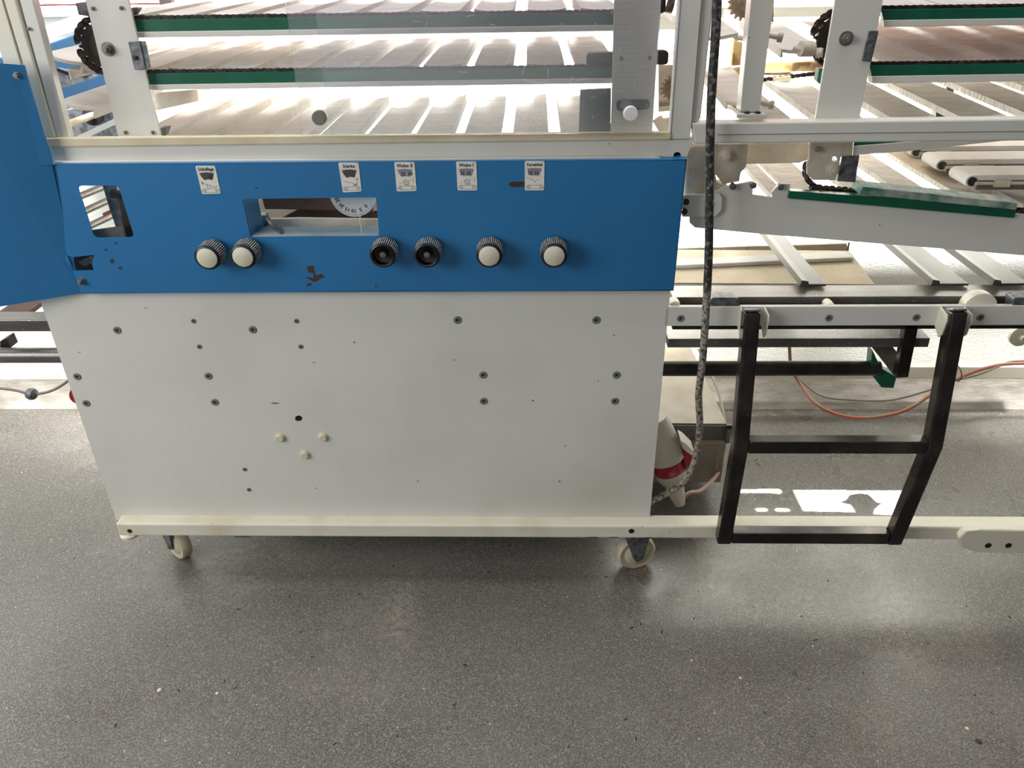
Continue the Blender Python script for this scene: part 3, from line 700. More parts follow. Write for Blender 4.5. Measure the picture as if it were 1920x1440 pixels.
# right upright with the slot, seen through the guard
post = obj('upright', MB().plate([(1153, -60), (1243, -60), (1223, 250), (1145, 251), (1147, 180)], .045, .006), 'white', UC, bev=.001, label='white flat upright with a slotted hole')
for x, y in ((1165, 109), (1218, 108)): hexbolt(x, y, .045, .0038, post, washer=False, depth=.003)
obj('slot', MB().plate(rr([(1155, 188), (1219, 186), (1218, 205), (1156, 209)], .45), .043, .003), 'tube', post)
hexbolt(1173, 197, .043, .0075, post, depth=.006)
obj('cover_plate', MB().plate([(1088, 168), (1146, 165), (1145, 232), (1163, 234), (1160, 250), (1085, 248)], .052, .004), 'tube', UC, bev=.001, label='dark grey cover plate')
obj('cross_shaft', MB().plate(rr([(1100, 100), (1156, 98), (1156, 124), (1100, 125)], .3), .065, .02).plate(rr([(1232, 95), (1254, 95), (1253, 121), (1230, 122)], .3), .065, .02).plate([(1140, 99), (1240, 97), (1240, 121), (1140, 123)], .068, .015), 'tube', UC, bev=.002, label='dark grey cross bar')
obj('spacer_block', MB().plate([(1158, 0), (1173, -2), (1173, 20), (1160, 20)], .05, .02), 'tube', UC, bev=.001)
c = P(1262, 166, .16); obj('sprocket', sprocket_mb(c, .026, 16, .16, .17, .006), 'sprocket', UC, label='rusty toothed sprocket')
obj('bearing_plate', MB().plate([(1235, 122), (1290, 122), (1290, 205), (1235, 210)], .2, .006), 'dirty', UC)
obj('drive_shaft', MB().cyl(P(1235, 194, .12), P(1290, 190, .12), .006, 12), 'sprocket', UC, smooth=True)
obj('support_tube', MB().cyl(P(1232, 222, .08), P(1256, 262, .06), .010, 16), 'dirty', UC, smooth=True)
obj('support_block', MB().plate([(1246, 225), (1275, 222), (1275, 262), (1256, 262)], .14, .02), 'dirty', UC)
obj('bearing_cap', MB().cyl(P(1252, 8, .1), P(1262, 10, .1), .014, 20).plate([(1236, -20), (1250, -20), (1248, 22), (1238, 26)], .12, .02), 'chain', UC)

# ================================================================ 4. equipment behind the left end
BH = thing('infeed_housing', 'dark blue machine housing with pale top behind the left slats', 'machine', (P(120, 120, .6).x, .65, .7))
obj('housing_body', MB().plate([(-40, 118), (60, 92), (175, 52), (312, 52), (312, 96), (228, 180), (222, 330), (-40, 330)], .64, .1), 'darkblue', BH, bev=.003)
obj('housing_top', MB().poly([P(-20, 108, .64), P(75, 77, .64), P(168, 50, .64), P(168, 50, .64) + Vector((0, .14, .035)), P(-20, 108, .64) + Vector((0, .14, .035))], (0, 0, .006)), 'paleblue', BH)
obj('bearing_housing', MB().plate([(110, 210), (215, 190), (225, 250), (200, 262), (130, 262)], .5, .05), 'galv', BH)
obj('drive_shaft', MB().cyl(P(120, 236, .40), P(180, 214, .48), .008, 16), 'ivory', BH, smooth=True)
obj('flange', MB().cyl(P(172, 218, .47), P(178, 216, .49), .022, 24), 'tube', BH, smooth=True)
obj('galvanised_tray', MB().plate([(95, 128), (180, 144), (170, 148), (105, 170)], .4, .02), 'galv', BH)
obj('side_bar', MB().plate([(130, 262), (215, 222), (220, 232), (150, 264)], .3, .02), 'white', BH)
obj('bracket_plate', MB().plate([(285, 175), (370, 168), (372, 190), (290, 208)], .5, .01), 'dirty', BH)
obj('bolt_cluster', MB().box(tuple(P(318, 82, .66)), tuple(P(318, 82, .66) + Vector((.02, .02, .02)))).box(tuple(P(300, 10, .66)), tuple(P(300, 10, .66) + Vector((.03, .02, .05)))), 'tube', BH)
hs = thing('pneumatic_hoses', 'thin blue-grey hoses looping under the slat end', 'hose', tuple(P(130, 140, .33)))
for k, dy in enumerate((0, 3)):
    obj('hose', MB().tube([P(92, 124 + dy, .30), P(110, 130 + dy, .30), P(135, 139 + dy, .31), P(165, 141 + dy, .32)], .0022, 8), 'darkblue', hs, smooth=True)
obj('fitting', MB().cyl(P(163, 140, .32), P(172, 136, .32), .005, 10), 'galv', hs)

# ================================================================ 5. right-hand slat conveyor
RC = thing('slat_conveyor', 'chain conveyor of crusted slats on the right, carried by white beam and posts', 'conveyor', (.95, .35, 1.0))
run_rail(RC, 1652, 2250, 18, 20, 13, 1652, Yf=.05)
run_rail(RC, 1630, 2250, 123, 20, 14, 1630, Yf=.05)
post = obj('upright', MB().plate([(1576, -60), (1668, -60), (1611, 226), (1528, 228)], .030, .006), 'white', RC, bev=.001, label='white flat upright')
hexbolt(1586, 72, .03, .0085, post, depth=.011)
obj('angle_bracket', MB().plate([(1630, 58), (1648, 58), (1634, 116), (1616, 115)], .026, .004), 'galv', RC, bev=.001, label='galvanised bracket plate'); hexbolt(1631, 87, .026, .0045, RC, washer=False, depth=.004)
zD, zE = P(1800, 13, YS - .02).z + .003, P(1800, 117, YS - .02).z + .003
scx = P(1566, 84, .08).x; scz = (zD + zE) / 2 - .006; rs2 = (zD - zE) / 2
obj('sprocket', sprocket_mb(Vector((scx, 0, scz)), rs2 - .004, 18, .074, .084), 'tube', RC)
obj('turning_chain', arc_chain(Vector((scx, 0, scz)), rs2, PI / 2, 3 * PI / 2, .075, wd=.016), 'chain', RC, kind='stuff')
obj('guide_end', MB().plate([(1536, 128), (1556, 130), (1545, 163), (1532, 152)], .065, .02), 'green', RC, bev=.001)
src2 = first_slat(RC, (P(1700, 112, YS).x, .068, zE), .104, .52, 'slatdusty', tilt=.05, lip=.012)
pit2 = .112
for i in range(1, 8): dup(src2, RC, (P(1700, 112, YS).x + i * pit2, .068, zE)).rotation_euler = (0, random.uniform(-.04, .04), 0)
for i in range(0, 8): dup(src2, RC, (P(1700, 112, YS).x + i * pit2 - .02, .068, zD)).rotation_euler = (0, random.uniform(-.03, .03), 0)
# lower tier with open gaps: near edge hidden by the white beam
src3 = first_slat(RC, tuple(P(1712, 219, .05)), .084, .56, 'slatdusty', tilt=.03, lip=.012)
zF = P(1712, 219, .05).z
for x in (1844, 1978, 2110, 2240, 1575, 1440): 
    c = P(x, 219, .05); dup(src3, RC, (c.x, .05, zF)).rotation_euler = (0, random.uniform(-.03, .03), 0)
for x, y in ((1768, 152 + 62), (1782, 170)): 
    pass
obj('slat_spacer', MB().plate([(1756, 206), (1774, 210), (1772, 224), (1754, 222)], .2, .02).plate([(1776, 158), (1790, 162), (1788, 174), (1774, 170)], .45, .02), 'galv', RC)
# tilted slats hanging on pins left of the upright
src4 = first_slat(RC, tuple(P(1505, 92, .06)), .075, .50, 'slatdusty', tilt=.06, lip=.014)
for x, y, ry in ((1400, 190, 0.0), (1345, 66, -.1)):
    c = P(x, y, .06); dup(src4, RC, tuple(c)).rotation_euler = (0, ry, 0)
for x, y in ((1383, 70), (1487, 90), (1372, 193), (1512, 95), (1440, 66), (1425, 192)):
    c = P(x, y, .055); b = MB(); b.cyl(c, c + Vector((.016, -.006, -.003)), .0045, 10).cyl(c + Vector((.016, -.006, -.003)), c + Vector((.024, -.009, -.004)), .008, 12); obj('pin', b, 'dirty', RC, smooth=True)
obj('roller_end', MB().cyl(P(1500, 92, .05), P(1524, 92, .055), .013, 20), 'dirty', RC, smooth=True)
# white front beam with post and foot plate
obj('front_beam', MB().plate([(1296, 231), (2250, 219), (2250, 261), (1302, 270)], -.002, .032), 'white', RC, bev=.003)
obj('beam_groove', MB().plate([(1345, 252), (2250, 242), (2250, 243.2), (1345, 253.2)], -.0026, .002), 'screw', RC)
po = obj('square_post', MB().plate([(1414, -60), (1460, -60), (1424, 212), (1388, 210)], .012, .034), 'white', RC, bev=.003, label='white square tube post')
obj('foot_plate', MB().poly([P(1382, 214, 0) , P(1438, 214, 0), P(1438, 214, 0) + Vector((0, .05, 0)), P(1382, 214, 0) + Vector((0, .05, 0))], (0, 0, -.007)), 'white', po, bev=.001)
for x in (1400, 1420):
    c = P(x, 217, .006); obj('bolt', MB().cyl(c, c + Vector((0, 0, .007)), .0055, 6), 'tube', po)
# far yellowed frame and chain rail
obj('stained_frame', MB().plate([(1376, 76), (1400, 82), (1398, 122), (1372, 124)], .5, .03).plate([(1430, 118), (1545, 116), (1545, 132), (1430, 137)], .5, .03).plate([(1355, 130), (1396, 126), (1394, 142), (1372, 142)], .45, .02), 'yellow', RC, bev=.002, label='stained yellow steel frame')
obj('far_chain', chain_mb(P(1426, 150, .42), P(1545, 136, .42)), 'chain', RC, kind='stuff')
obj('far_link', MB().plate(rr([(1450, 146), (1484, 142), (1482, 152), (1451, 154)], .3), .41, .01), 'ivory', RC, bev=.001)
c = P(1398, 4, .35); obj('far_sprocket', sprocket_mb(c, .036, 18, .35, .36), 'sprocket', RC)
obj('far_bracket', MB().plate([(1370, -40), (1380, -40), (1380, 26), (1370, 25)], .36, .02).plate([(1446, -40), (1453, -40), (1450, 42), (1443, 40)], .36, .02), 'yellow', RC)
obj('rear_rail', MB().box((P(1310, 40, .6).x, .62, P(1310, 40, .62).z - .02), (1.6, .64, P(1310, 40, .62).z + .005)), 'white', RC)

# ================================================================ 6. inclined discharge conveyor under the beam
IC = thing('inclined_conveyor', 'sloping white side plate conveyor with green guide strips and floured slats', 'conveyor', (.95, .35, .8))
top = [(1293, 400), (1300, 380), (1358, 350), (1412, 340), (1417, 343), (1412, 350), (1411, 365), (1448, 370), (1446, 361), (1450, 358), (1460, 344), (1482, 345), (1479, 372), (1920, 402), (2250, 428)]
bot = [(2250, 508), (1920, 479), (1440, 440), (1303, 427), (1293, 418)]
sp = obj('side_plate', MB().plate(top + bot, .030, .006), 'white', IC, bev=.001, label='white sloping side plate')
for x, y in ((1373, 348), (1411, 346), (1462, 349)):
    c = P(x, y, .03); obj('bolt', MB().cyl(c, c + Vector((0, -.008, 0)), .0062, 14), 'bolt', sp, smooth=True)
obj('guide_strip', MB().plate([(1481, 358), (1907, 388), (1902, 409), (1478, 372)], .022, .02), 'green', IC, bev=.0008, label='green plastic chain guide')
obj('guide_cap', MB().plate([(1617, 350), (1908, 381), (1906, 394), (1612, 365)], .016, .05), 'greendust', IC, bev=.0015, label='upper green guide cap dusted with flour')
ccx = chain_mb(P(1520, 352, .06), P(1612, 360, .06), h=.013, wd=.016); obj('chain', ccx, 'chain', IC, kind='stuff')
cc = P(1552, 312, .07); obj('turning_chain', arc_chain(cc, .043, PI * .95, PI * 1.5, .07, wd=.02), 'chain', IC, kind='stuff')
ca = chain_mb(P(1906, 398, .05), P(2250, 424, .05), h=.018, wd=.02); obj('chain', ca, 'chain', IC, kind='stuff')
br = obj('hanger_plate', MB().plate([(1519, 262), (1600, 262), (1598, 292), (1577, 294), (1567, 338), (1524, 338), (1513, 326), (1513, 305), (1517, 300)], .035, .006, [circ_px(1565, 299, 5, 5)]), 'dirty', IC, bev=.001, label='grimy white hanger plate')
hexbolt(1562, 317, .035, .009, br, 'dirty'); hexbolt(1530, 278, .035, .005, br, 'sprocket', washer=False)
obj('end_plate', MB().plate([(1579, 293), (1612, 291), (1604, 342), (1570, 340)], .033, .004), 'galv', IC, bev=.001, label='grey steel end plate')
obj('upper_guide', MB().plate([(1602, 262), (1740, 258), (1740, 262), (1700, 268), (1600, 274)], .045, .02), 'green', IC)
obj('upper_bar', MB().plate([(1600, 274), (1700, 266), (1900, 254), (1900, 262), (1700, 284), (1600, 291)], .043, .02), 'white', IC, bev=.001)
# castings where it joins the moulder
obj('hinge_casting', MB().plate([(1286, 268), (1334, 268), (1345, 345), (1372, 352), (1352, 384), (1284, 384), (1284, 350)], .045, .05), 'dirty', IC, bev=.006, label='floured cream casting')
obj('bearing_block', MB().plate(rr([(1326, 270), (1403, 270), (1399, 312), (1389, 324), (1386, 340), (1356, 346), (1325, 306)], .1), .034, .03), 'dirty', IC, bev=.004, label='floured bearing block')
hexbolt(1362, 291, .034, .010, IC, 'dirty', depth=.008)
obj('rear_plate', MB().plate([(1394, 268), (1518, 268), (1516, 300), (1500, 306), (1395, 308)], .08, .01), 'dirty', IC, bev=.003)
jp = obj('joint_plate', MB().plate(rr([(1280, 366), (1350, 364), (1354, 372), (1352, 394), (1342, 406), (1278, 407)], .12), .020, .008), 'white', IC, bev=.001, label='white joint plate')
for x, y in ((1286, 378), (1283, 396), (1330, 383)):
    c = P(x, y, .02); obj('bolt', MB().cyl(c, c + Vector((0, -.004, 0)), .006, 14), 'tube', jp, smooth=True)
sl = first_slat(IC, tuple(P(1530, 372, .09)), .070, .62, 'slatdusty', lip=.010)
for i, (x, y) in enumerate(((1462, 366), (1640, 372), (1745, 378), (1860, 386), (1965, 394))):
    c = P(x, y, .09); o = dup(sl, IC, tuple(c)); o.rotation_euler = (0, .10 if i else 0, 0)
    if i == 0: o.scale = (.45, 1, 1)
# transfer sheet heaped with flour under the belts
obj('flour_sheet', MB().poly([P(1640, 268, .50), P(1990, 300, .50), P(1990, 420, .12), P(1860, 400, .12)], (0, 0, -.004)), 'tray', IC)
# belt fingers
for i, (x, y) in enumerate(((1822, 340), (1766, 310), (1718, 285))):
    z = P(1822, 340, .16).z; c = PZ(x, y, z); r = .0125; Wd = .075
    fg = thing('belt_finger', ['nearest white belt finger with roller nose over floured sheet', 'middle white belt finger behind the nearest one', 'farthest white belt finger, mostly under the beam'][i], 'belt', tuple(c), 'white belt fingers over the floured sheet')
    b = MB(); lp = []
    for k in range(9): 
        a = PI / 2 + PI * k / 8; lp.append((c.x + r * math.cos(a), c.y, c.z + r * math.sin(a)))
    lp += [(1.7, c.y, c.z - r), (1.7, c.y, c.z - r + .003)]
    inner = []
    lp = [(1.7, c.y, c.z + r)] + lp[:9] + [(1.7, c.y, c.z - r)]
    b.poly(lp, (0, Wd, 0)); obj('belt', b, 'belt', fg, smooth=True)
    obj('roller_end', MB().cyl((c.x, c.y - .004, c.z), (c.x, c.y + .001, c.z), .009, 20).cyl((c.x, c.y - .006, c.z), (c.x, c.y - .003, c.z), .005, 14), 'tube', fg, smooth=True)
    b = MB().box((c.x + .045, c.y - .010, c.z - .010), (c.x + .075, c.y - .001, c.z + .004)).cyl((c.x + .004, c.y - .005, c.z - .003), (c.x + .11, c.y - .005, c.z - .003), .0035, 10)
    obj('adjuster_screw', b, 'dirty', fg)
    obj('side_bar', MB().box((c.x + .012, c.y - .001, c.z - .018), (1.7, c.y + .006, c.z + .002)), 'steel', fg, bev=.001)

# ================================================================ 7. table frame below: stainless rails, white bar, cross bars, round tube
TF = thing('table_frame', 'long stainless and white steel table frame right of the machine', 'frame', (.95, .3, 0))
zr = P(1500, 557, .05).z
obj('top_rail', MB().box((.295, .05, zr - .03), (1.6, .115, zr)), 'steel', TF, bev=.002, label='stainless top rail')
obj('top_rail', MB().box((.32, .78, zr - .03), (1.6, .82, zr)), 'steel', TF, bev=.002)
for xa, xb in ((1500, 1545), (1745, 1812), (1860, 1925)):
    a = PZ(xa, 530, zr + .006); b = PZ(xb, 530, zr + .006); x0, x1 = a.x, b.x
    x0 -= .004; h_ = zr + .003
    mb = MB().poly([(x0, .10, h_), (x0 + .002, .10, h_ + .014), (x0 + .016, .10, h_ + .012), (x0 + .019, .10, h_ + .005), (x1, .10, h_ + .005), (x1, .10, h_)], (0, .70, 0))
    obj('cross_bar', mb, 'dimsteel', TF, bev=.001, label='stainless cross bar')
za, zb2 = P(1500, 575, 0).z, P(1500, 611, 0).z
wb = obj('side_bar', MB().box((P(1246, 590, .005).x, 0, zb2), (1.6, .012, za)), 'white', TF, bev=.0015, label='white painted side bar')
for x, y in ((1276, 597), (1554, 596), (1718, 595), (1838, 595)): obj('screw', screw_mb(x, y, 0, .0078), ['screw', 'darkhole'], wb)
obj('inner_channel', MB().box((.295, .02, zr - .06), (1.6, .05, zr - .014)), 'tube', TF)
# rollers showing between rail and bar
for x0, x1, m_, y in ((1333, 1385, 'galv', 568), (1900, 1960, 'galv', 568)):
    obj('bearing_cover', MB().plate(rr([(x0, y - 10), (x1, y - 10), (x1 + 4, y + 14), (x0 - 2, y + 14)], .25), .004, .03), m_, TF, bev=.003)
for x, y, r in ((1266, 576, .012), (1558, 578, .010), (1838, 580, .034)):
    c = P(x, y, .012); obj('roller', MB().lathe(c, (0, 1, 0), [(r * .8, 0), (r, .002), (r, .022), (r * .9, .03)], 24), 'cream', TF, smooth=True)
zq = P(1500, 635, .03).z
obj('lower_rail', MB().box((.29, .03, zq - .021), (P(1743, 640, .03).x, .085, zq)), 'steel', TF, bev=.001, label='flour-strewn lower stainless rail')
a = P(1236, 691, .10); b = P(1648, 691, .10)
obj('round_tube', MB().cyl((a.x, .10, a.z), (b.x, .10, a.z), .0175, 28), 'tube', TF, smooth=True, label='dark round steel tube')
obj('drop_leg', MB().bar(P(1708, 600, .03), P(1688, 704, .03), .026, .02, up=(0, 1, 0)), 'black', TF, bev=.001, label='black flat drop leg')
obj('clevis', MB().plate([(1636, 656), (1652, 690), (1676, 704), (1682, 706), (1676, 728), (1653, 727), (1632, 700)], .09, .03), 'green', TF, bev=.002, label='dark green plastic clevis')
obj('clevis_arm', MB().plate([(1634, 650), (1674, 650), (1688, 668), (1680, 704), (1676, 704)], .075, .012), 'steel', TF, bev=.001)
for x, y in ((1396, 607), (1770, 607)):     # bent hook ears that carry the step
    for dx, th in ((-9, .003), (36, .003)):
        q = P(x + dx, 578, 0); e = MB(); e.poly([(q.x, 0, za), (q.x, -.034, za - .004), (q.x, -.038, za - .016), (q.x, -.034, za - .048), (q.x, -.024, za - .058), (q.x, -.012, za - .050), (q.x, 0, zb2)], (th, 0, 0))
        obj('hook_ear', e, 'cream', TF, bev=.0006, label='cream bent lug')
# bars of the same frame left of the machine
zl = P(50, 600, .03).z
obj('left_rail', MB().box((-1.6, .03, zl - .028), (-.80, .075, zl)), 'steel', TF, bev=.002, label='stainless rail stub')
a = P(50, 666, .10); obj('left_tube', MB().cyl((-1.6, .10, a.z), (-.80, .10, a.z), .018, 28), 'steel', TF, smooth=True, label='polished round steel tube')
q = P(30, 585, .1); obj('left_cross_bar', MB().poly([(q.x - .07, .08, zl - .030), (q.x, .08, zl - .030), (q.x + .0, .08, zl - .04), (q.x - .07, .08, zl - .04)], (.0, .70, 0)), 'wood', TF)
obj('left_bracket', MB().plate([(0, 640), (12, 634), (20, 652), (0, 652)], .12, .03), 'tube', TF)
# floured tray and bright steel channel lying across the frame
FT = thing('flour_tray', 'dusty beige flour tray with bright steel lip behind the stainless rail', 'tray', (P(1420, 500, .4).x, .45, zr - .03))
zt_ = zr - .06
obj('tray_sheet', MB().poly([PZ(1235, 530, zt_), PZ(1640, 533, zt_), PZ(1592, 470, zt_), PZ(1225, 468, zt_)], (0, 0, -.004)), 'tray', FT)
a = PZ(1225, 497, zt_ + .006); b = PZ(1592, 480, zt_ + .006)
obj('tray_lip', MB().bar(a, b, .045, .010), 'belt', FT, bev=.002); obj('tray_flap', MB().plate([(1270, 466), (1588, 457), (1590, 475), (1270, 488)], .60, .01), 'tray', FT, bev=.001)

# ================================================================ 8. black hook-on step
ST = thing('hook_on_step', 'black square-tube two-rung step hooked on the white side bar', 'step', (P(1580, 900, -.04).x, -.05, 0))
def LP(x, y, Y): return P(x, y, Y)
tw = .032
Lt, Lk, Lb = P(1407, 592, -.030), P(1387, 833, -.080), P(1357, 1003, -.052)
Rt, Rk, Rb = P(1790, 594, -.030), P(1748, 833, -.080), P(1676, 1003, -.052)
zk = (Lk.z + Rk.z) / 2; zbm = (Lb.z + Rb.z) / 2
xL = (Lt.x + Lk.x + Lb.x) / 3; xR = (Rt.x + Rk.x + Rb.x) / 3
Lt, Lk, Lb = [Vector((p.x, p.y, z)) for p, z in ((Lt, za + .004), (Lk, zk), (Lb, zbm - tw / 2))]
Rt, Rk, Rb = [Vector((p.x, p.y, z)) for p, z in ((Rt, za + .004), (Rk, zk), (Rb, zbm - tw / 2))]
for t_, k_, b_ in ((Lt, Lk, Lb), (Rt, Rk, Rb)):
    mb = MB(); up1 = Vector((0, 1, 0)); vs = []
    d1 = (k_ - t_).normalized(); d2 = (b_ - k_).normalized(); xr_ = Vector((1, 0, 0))
    for p, n_ in ((t_, d1.cross(xr_).normalized()), (k_, (d1 + d2).cross(xr_).normalized()), (b_, d2.cross(xr_).normalized())):
        for i, j in ((-1, -1), (1, -1), (1, 1), (-1, 1)): vs.append(p + xr_ * (i * tw / 2) + n_ * (j * tw / 2))
    fs = [(0, 1, 2, 3), (11, 10, 9, 8)]
    for s_ in (0, 4):
        for i in range(4): fs.append((s_ + i, s_ + (i + 1) % 4, s_ + 4 + (i + 1) % 4, s_ + 4 + i))
    mb.add(vs, fs); up_ = obj('upright', mb, 'black', ST, bev=.004)
    obj('end_cap', MB().bar(t_ + Vector((0, 0, -.001)), t_ + Vector((0, .002, .004)), tw * .9, tw * .9, up=(0, 1, 0)), 'galv', up_, bev=.002, label='grey end cap')
obj('rung', MB().bar(Lk + Vector((tw / 2, 0, 0)), Rk - Vector((tw / 2, 0, 0)), tw * .95, tw * .95), 'black', ST, bev=.003)
obj('rung', MB().bar(Lb + Vector((tw / 2, 0, tw / 2)), Rb + Vector((-tw / 2, 0, tw / 2)), tw * .95, tw * .95), 'black', ST, bev=.003)

# joint of the base rails at the lower right
JT = MB().plate([(1798, 1010), (1812, 996), (1838, 994), (2100, 998), (2100, 1042), (1832, 1036), (1802, 1026)], -.056, .02)
jt = tag(obj('drawbar_bracket', JT, 'cream', bev=.004), 'chipped cream steel bracket with two round holes on base rail', 'bracket')
for x, y in ((1853, 1023), (1891, 1023), (1929, 1023)):
    c = P(x, y, -.0565); obj('bolt_hole', MB().cyl(c, c + Vector((0, .001, 0)), .0075, 16), 'darkhole', jt)

# ================================================================ 9. cables, box, plug
pts = [P(1346, -40, -.03), P(1342, 60, -.03), P(1334, 180, -.032), P(1331, 290, -.034), P(1330, 380, -.04), P(1329, 470, -.045), P(1326, 545, -.045), P(1321, 625, -.04), P(1317, 680, -.03), P(1310, 740, -.01), P(1312, 800, .01), P(1303, 862, .03)]
pts2 = [P(1303, 862, .03), P(1285, 900, .035), P(1255, 922, .035), P(1222, 941, .03), P(1200, 950, .03)]
cb = thing('hanging_cable', 'thick black flour-dusted cable hanging down in front of the white beam', 'cable', tuple(P(1317, 700, -.03)))
obj('cable_upper', MB().tube(pts[:7], .0080, 14), 'cable', cb, smooth=True); obj('cable_lower', MB().tube(pts[6:] + pts2[1:], .0076, 14), 'cabledust', cb, smooth=True)

EB = thing('electrical_box', 'grey-beige metal box with lid under the frame beside the machine', 'box', tuple(P(1290, 905, .30)))
zb0, zb1 = P(1290, 905, .30).z, P(1290, 824, .30).z; xb1 = P(1352, 905, .30).x
obj('box_body', MB().box((.26, .30, zb0), (xb1, .62, zb1)), 'box', EB, bev=.004)
obj('front_frame', MB().plate([(1220, 836), (1352, 836), (1346, 898), (1220, 898)], .297, .004, [rr([(1215, 842), (1344, 842), (1338, 890), (1215, 890)], .18)]), 'box', EB, bev=.001)
obj('steel_band', MB().plate([(1220, 797), (1366, 799), (1366, 826), (1220, 826)], .295, .02), 'steel', EB, bev=.001)
q0 = P(1364, 798, .30)
obj('lid', MB().poly([P(1222, 795, .30), P(1362, 797, .30), (P(1362, 797, .30).x - .03, .70, P(1362, 797, .30).z + .03), (.28, .70, P(1362, 797, .30).z + .03)], (0, 0, .004)), 'box', EB)
obj('lid_edge', MB().tube([P(1360, 794, .31), P(1350, 745, .45), P(1336, 708, .55), P(1310, 655, .70)], .004, 8), 'greycable', EB, smooth=True)
c = P(1364, 828, .28); obj('bumper_post', MB().cyl(c, c + Vector((0, 0, .045)), .0085, 20), 'steel', EB, smooth=True); obj('bumper_cap', MB().lathe(c + Vector((0, 0, .045)), (0, 0, 1), [(.009, 0), (.009, .008), (.006, .010)], 20), 'knob', EB, smooth=True)
PG = thing('power_plug', 'cream and red industrial power plug hanging beside the white panel', 'plug', tuple(P(1255, 900, .12)))
ax0 = P(1228, 790, .12); ax1 = P(1275, 945, .10); ax = (ax1 - ax0).normalized(); ll = (ax1 - ax0).length
obj('socket_hood', MB().lathe(ax0 - ax * .01, ax, [(.030, 0), (.036, .02), (.048, ll * .44), (.046, ll * .47), (.035, ll * .47)], 20), 'plug', PG, smooth=True)
obj('red_collar', MB().lathe(ax0 + ax * ll * .40, ax, [(.037, 0), (.039, .02), (.037, ll * .20)], 28), 'red', PG, smooth=True)
obj('plug_body', MB().lathe(ax0 + ax * ll * .58, ax, [(.038, 0), (.039, .012), (.024, .04), (.020, ll * .30), (.013, ll * .42)], 28), 'plug', PG, smooth=True)
lat = MB().plate([(1276, 826), (1286, 832), (1302, 848), (1300, 856), (1290, 850), (1280, 842)], .07, .05); obj('latch', lat, 'plug', PG, bev=.002)
obj('latch_ring', MB().plate([(1280, 842), (1300, 852), (1298, 880), (1288, 886), (1282, 866)], .09, .03), 'red', PG, bev=.003)
tag(obj('plug_cable', MB().tube([ax0 + ax * ll * .98, P(1292, 925, .11), P(1312, 921, .14), P(1332, 905, .2), P(1350, 880, .33), P(1358, 850, .4)], .0055, 10), 'pinkcable', smooth=True), 'pale pink flex curving from the plug to the box', 'cable')

oc = [P(1480, 650, .66), P(1484, 690, .66), P(1500, 718, .64), P(1530, 757, .55), P(1580, 780, .50), P(1640, 783, .48), P(1700, 768, .50), P(1752, 735, .55), P(1790, 712, .60), P(1830, 696, .66), P(1875, 684, .70), P(1925, 681, .72), P(1990, 680, .72)]
tag(obj('orange_cable', MB().tube(oc, .0052, 10), 'orange', smooth=True), 'faded orange cable drooping in a loop before the rear rail', 'cable')
gc = [P(1500, 712, .66), P(1540, 742, .6), P(1600, 750, .58), P(1670, 750, .58), P(1740, 732, .58), P(1790, 714, .60), P(1835, 702, .65), P(1870, 688, .69), P(1895, 678, .72), P(1925, 676, .74)]
tag(obj('thin_grey_cable', MB().tube(gc, .0032, 8), 'greycable', smooth=True), 'thin grey cable twisted around the orange cable', 'cable')
tag(obj('cable_tie', MB().tube([P(1795, 684, .62), P(1801, 694, .60), P(1803, 708, .59), P(1796, 716, .60)], .0016, 6), 'cable', smooth=True), 'dark cable tie binding orange and grey cables', 'tie')
tag(obj('black_hose', MB().tube([P(1592, 455, .62), P(1590, 470, .6), P(1598, 490, .58), P(1612, 508, .55)], .0030, 8), 'knob', smooth=True), 'thin black hose curving past the flour tray corner', 'hose')
gg = [P(-60, 725, .30), P(0, 728, .30), P(30, 732, .30), P(60, 739, .30), P(95, 733, .30), P(126, 715, .30), P(150, 690, .30)]
gl = thing('grey_wall_cable', 'grey cable with a round knot running to the left of the machine', 'cable', tuple(P(60, 739, .3)))
obj('flex', MB().tube(gg, .0038, 10), 'greycable', gl, smooth=True)
c = P(62, 739, .3); obj('gland', MB().lathe(c + Vector((-.008, 0, .002)), (1, -.25, -.1), [(.007, -.006), (.015, -.002), (.017, .006), (.014, .014), (.006, .018)], 16), 'galv', gl, smooth=True)
tag(obj('red_disc', MB().cyl(P(150, 740, .06), P(150, 740, .07), .022, 24), 'red'), 'red round disc peeping out at the left panel edge', 'disc')
hk = P(1911, 628, .5); tag(obj('wall_socket', MB().lathe(hk, (0, -1, 0), [(.030, 0), (.030, .01), (.024, .014), (.010, .016), (.010, .03)], 24), 'cream', smooth=True), 'cream round fitting at the right edge below the side bar', 'fitting')

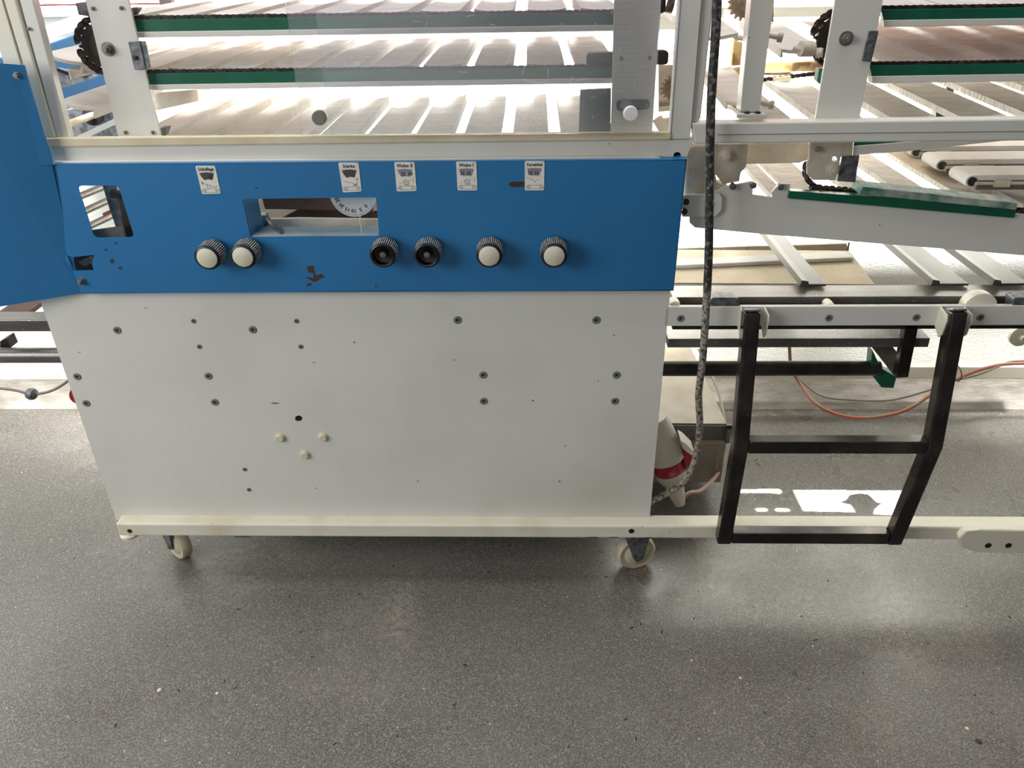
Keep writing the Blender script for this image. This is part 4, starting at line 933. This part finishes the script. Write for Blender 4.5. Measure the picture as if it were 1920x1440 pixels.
# ================================================================ 10. crumbs on the floor
def crumbs(name, n, region, m, label, r0, r1, flat=.4, long=1.0):
    mb = MB(); x0, y0, x1, y1 = region
    for i in range(n):
        q = PZ(random.uniform(x0, x1), random.uniform(y0, y1), 0); a = random.uniform(0, PI); r = random.uniform(r0, r1)
        lp = []
        for k in range(5):
            t = 2 * PI * k / 5; rx = r * random.uniform(.7, 1.2) * long; ry = r * random.uniform(.7, 1.2)
            lp.append((q.x + rx * math.cos(t) * math.cos(a) - ry * math.sin(t) * math.sin(a), q.y + rx * math.cos(t) * math.sin(a) + ry * math.sin(t) * math.cos(a), 0))
        mb.poly(lp, (0, 0, r * flat))
    o = obj(name, mb, m); tag(o, label, 'crumbs', kind='stuff'); return o
crumbs('pale_crumbs', 90, (0, 780, 1920, 1430), 'crumb', 'pale dough crumbs scattered over the grey floor', .0007, .0021)
crumbs('dark_crumbs', 60, (120, 1030, 1900, 1400), 'darkcrumb', 'dark crumbs and splinters scattered over the grey floor', .0010, .0021, long=3.2)
crumbs('orange_crumbs', 14, (1196, 1066, 1212, 1072), 'orangecrumb', 'small heap of orange crumbs beside the right caster', .0010, .0022, .8)
crumbs('chaff_heap', 70, (1335, 1036, 1368, 1048), 'crumb', 'small scatter of tan chaff right of the caster', .0005, .0012, .8)
for x, y, r in ((299, 1294, .005), (407, 1300, .0035), (1813, 1366, .004), (1388, 1271, .003)):
    q = PZ(x, y, 0); mb = MB().lathe(q, (0, 0, 1), [(r, 0), (r * .9, r * .3), (r * .4, r * .5)], 9); for_ = mb
    tag(obj('dough_flake', mb, 'crumb', smooth=True), {299: 'largest pale dough flake on the lower left floor', 407: 'smaller pale flake right of the largest one', 1813: 'pale flake on the lower right floor', 1388: 'tiny pale flake on the floor below the step'}[x], 'flake')
q = PZ(1835, 1390, 0); tag(obj('brown_flake', MB().lathe(q, (0, 0, 1), [(.007, 0), (.006, .001), (.003, .0015)], 9), 'chip', smooth=True), 'brown flake on the lower right floor', 'flake')
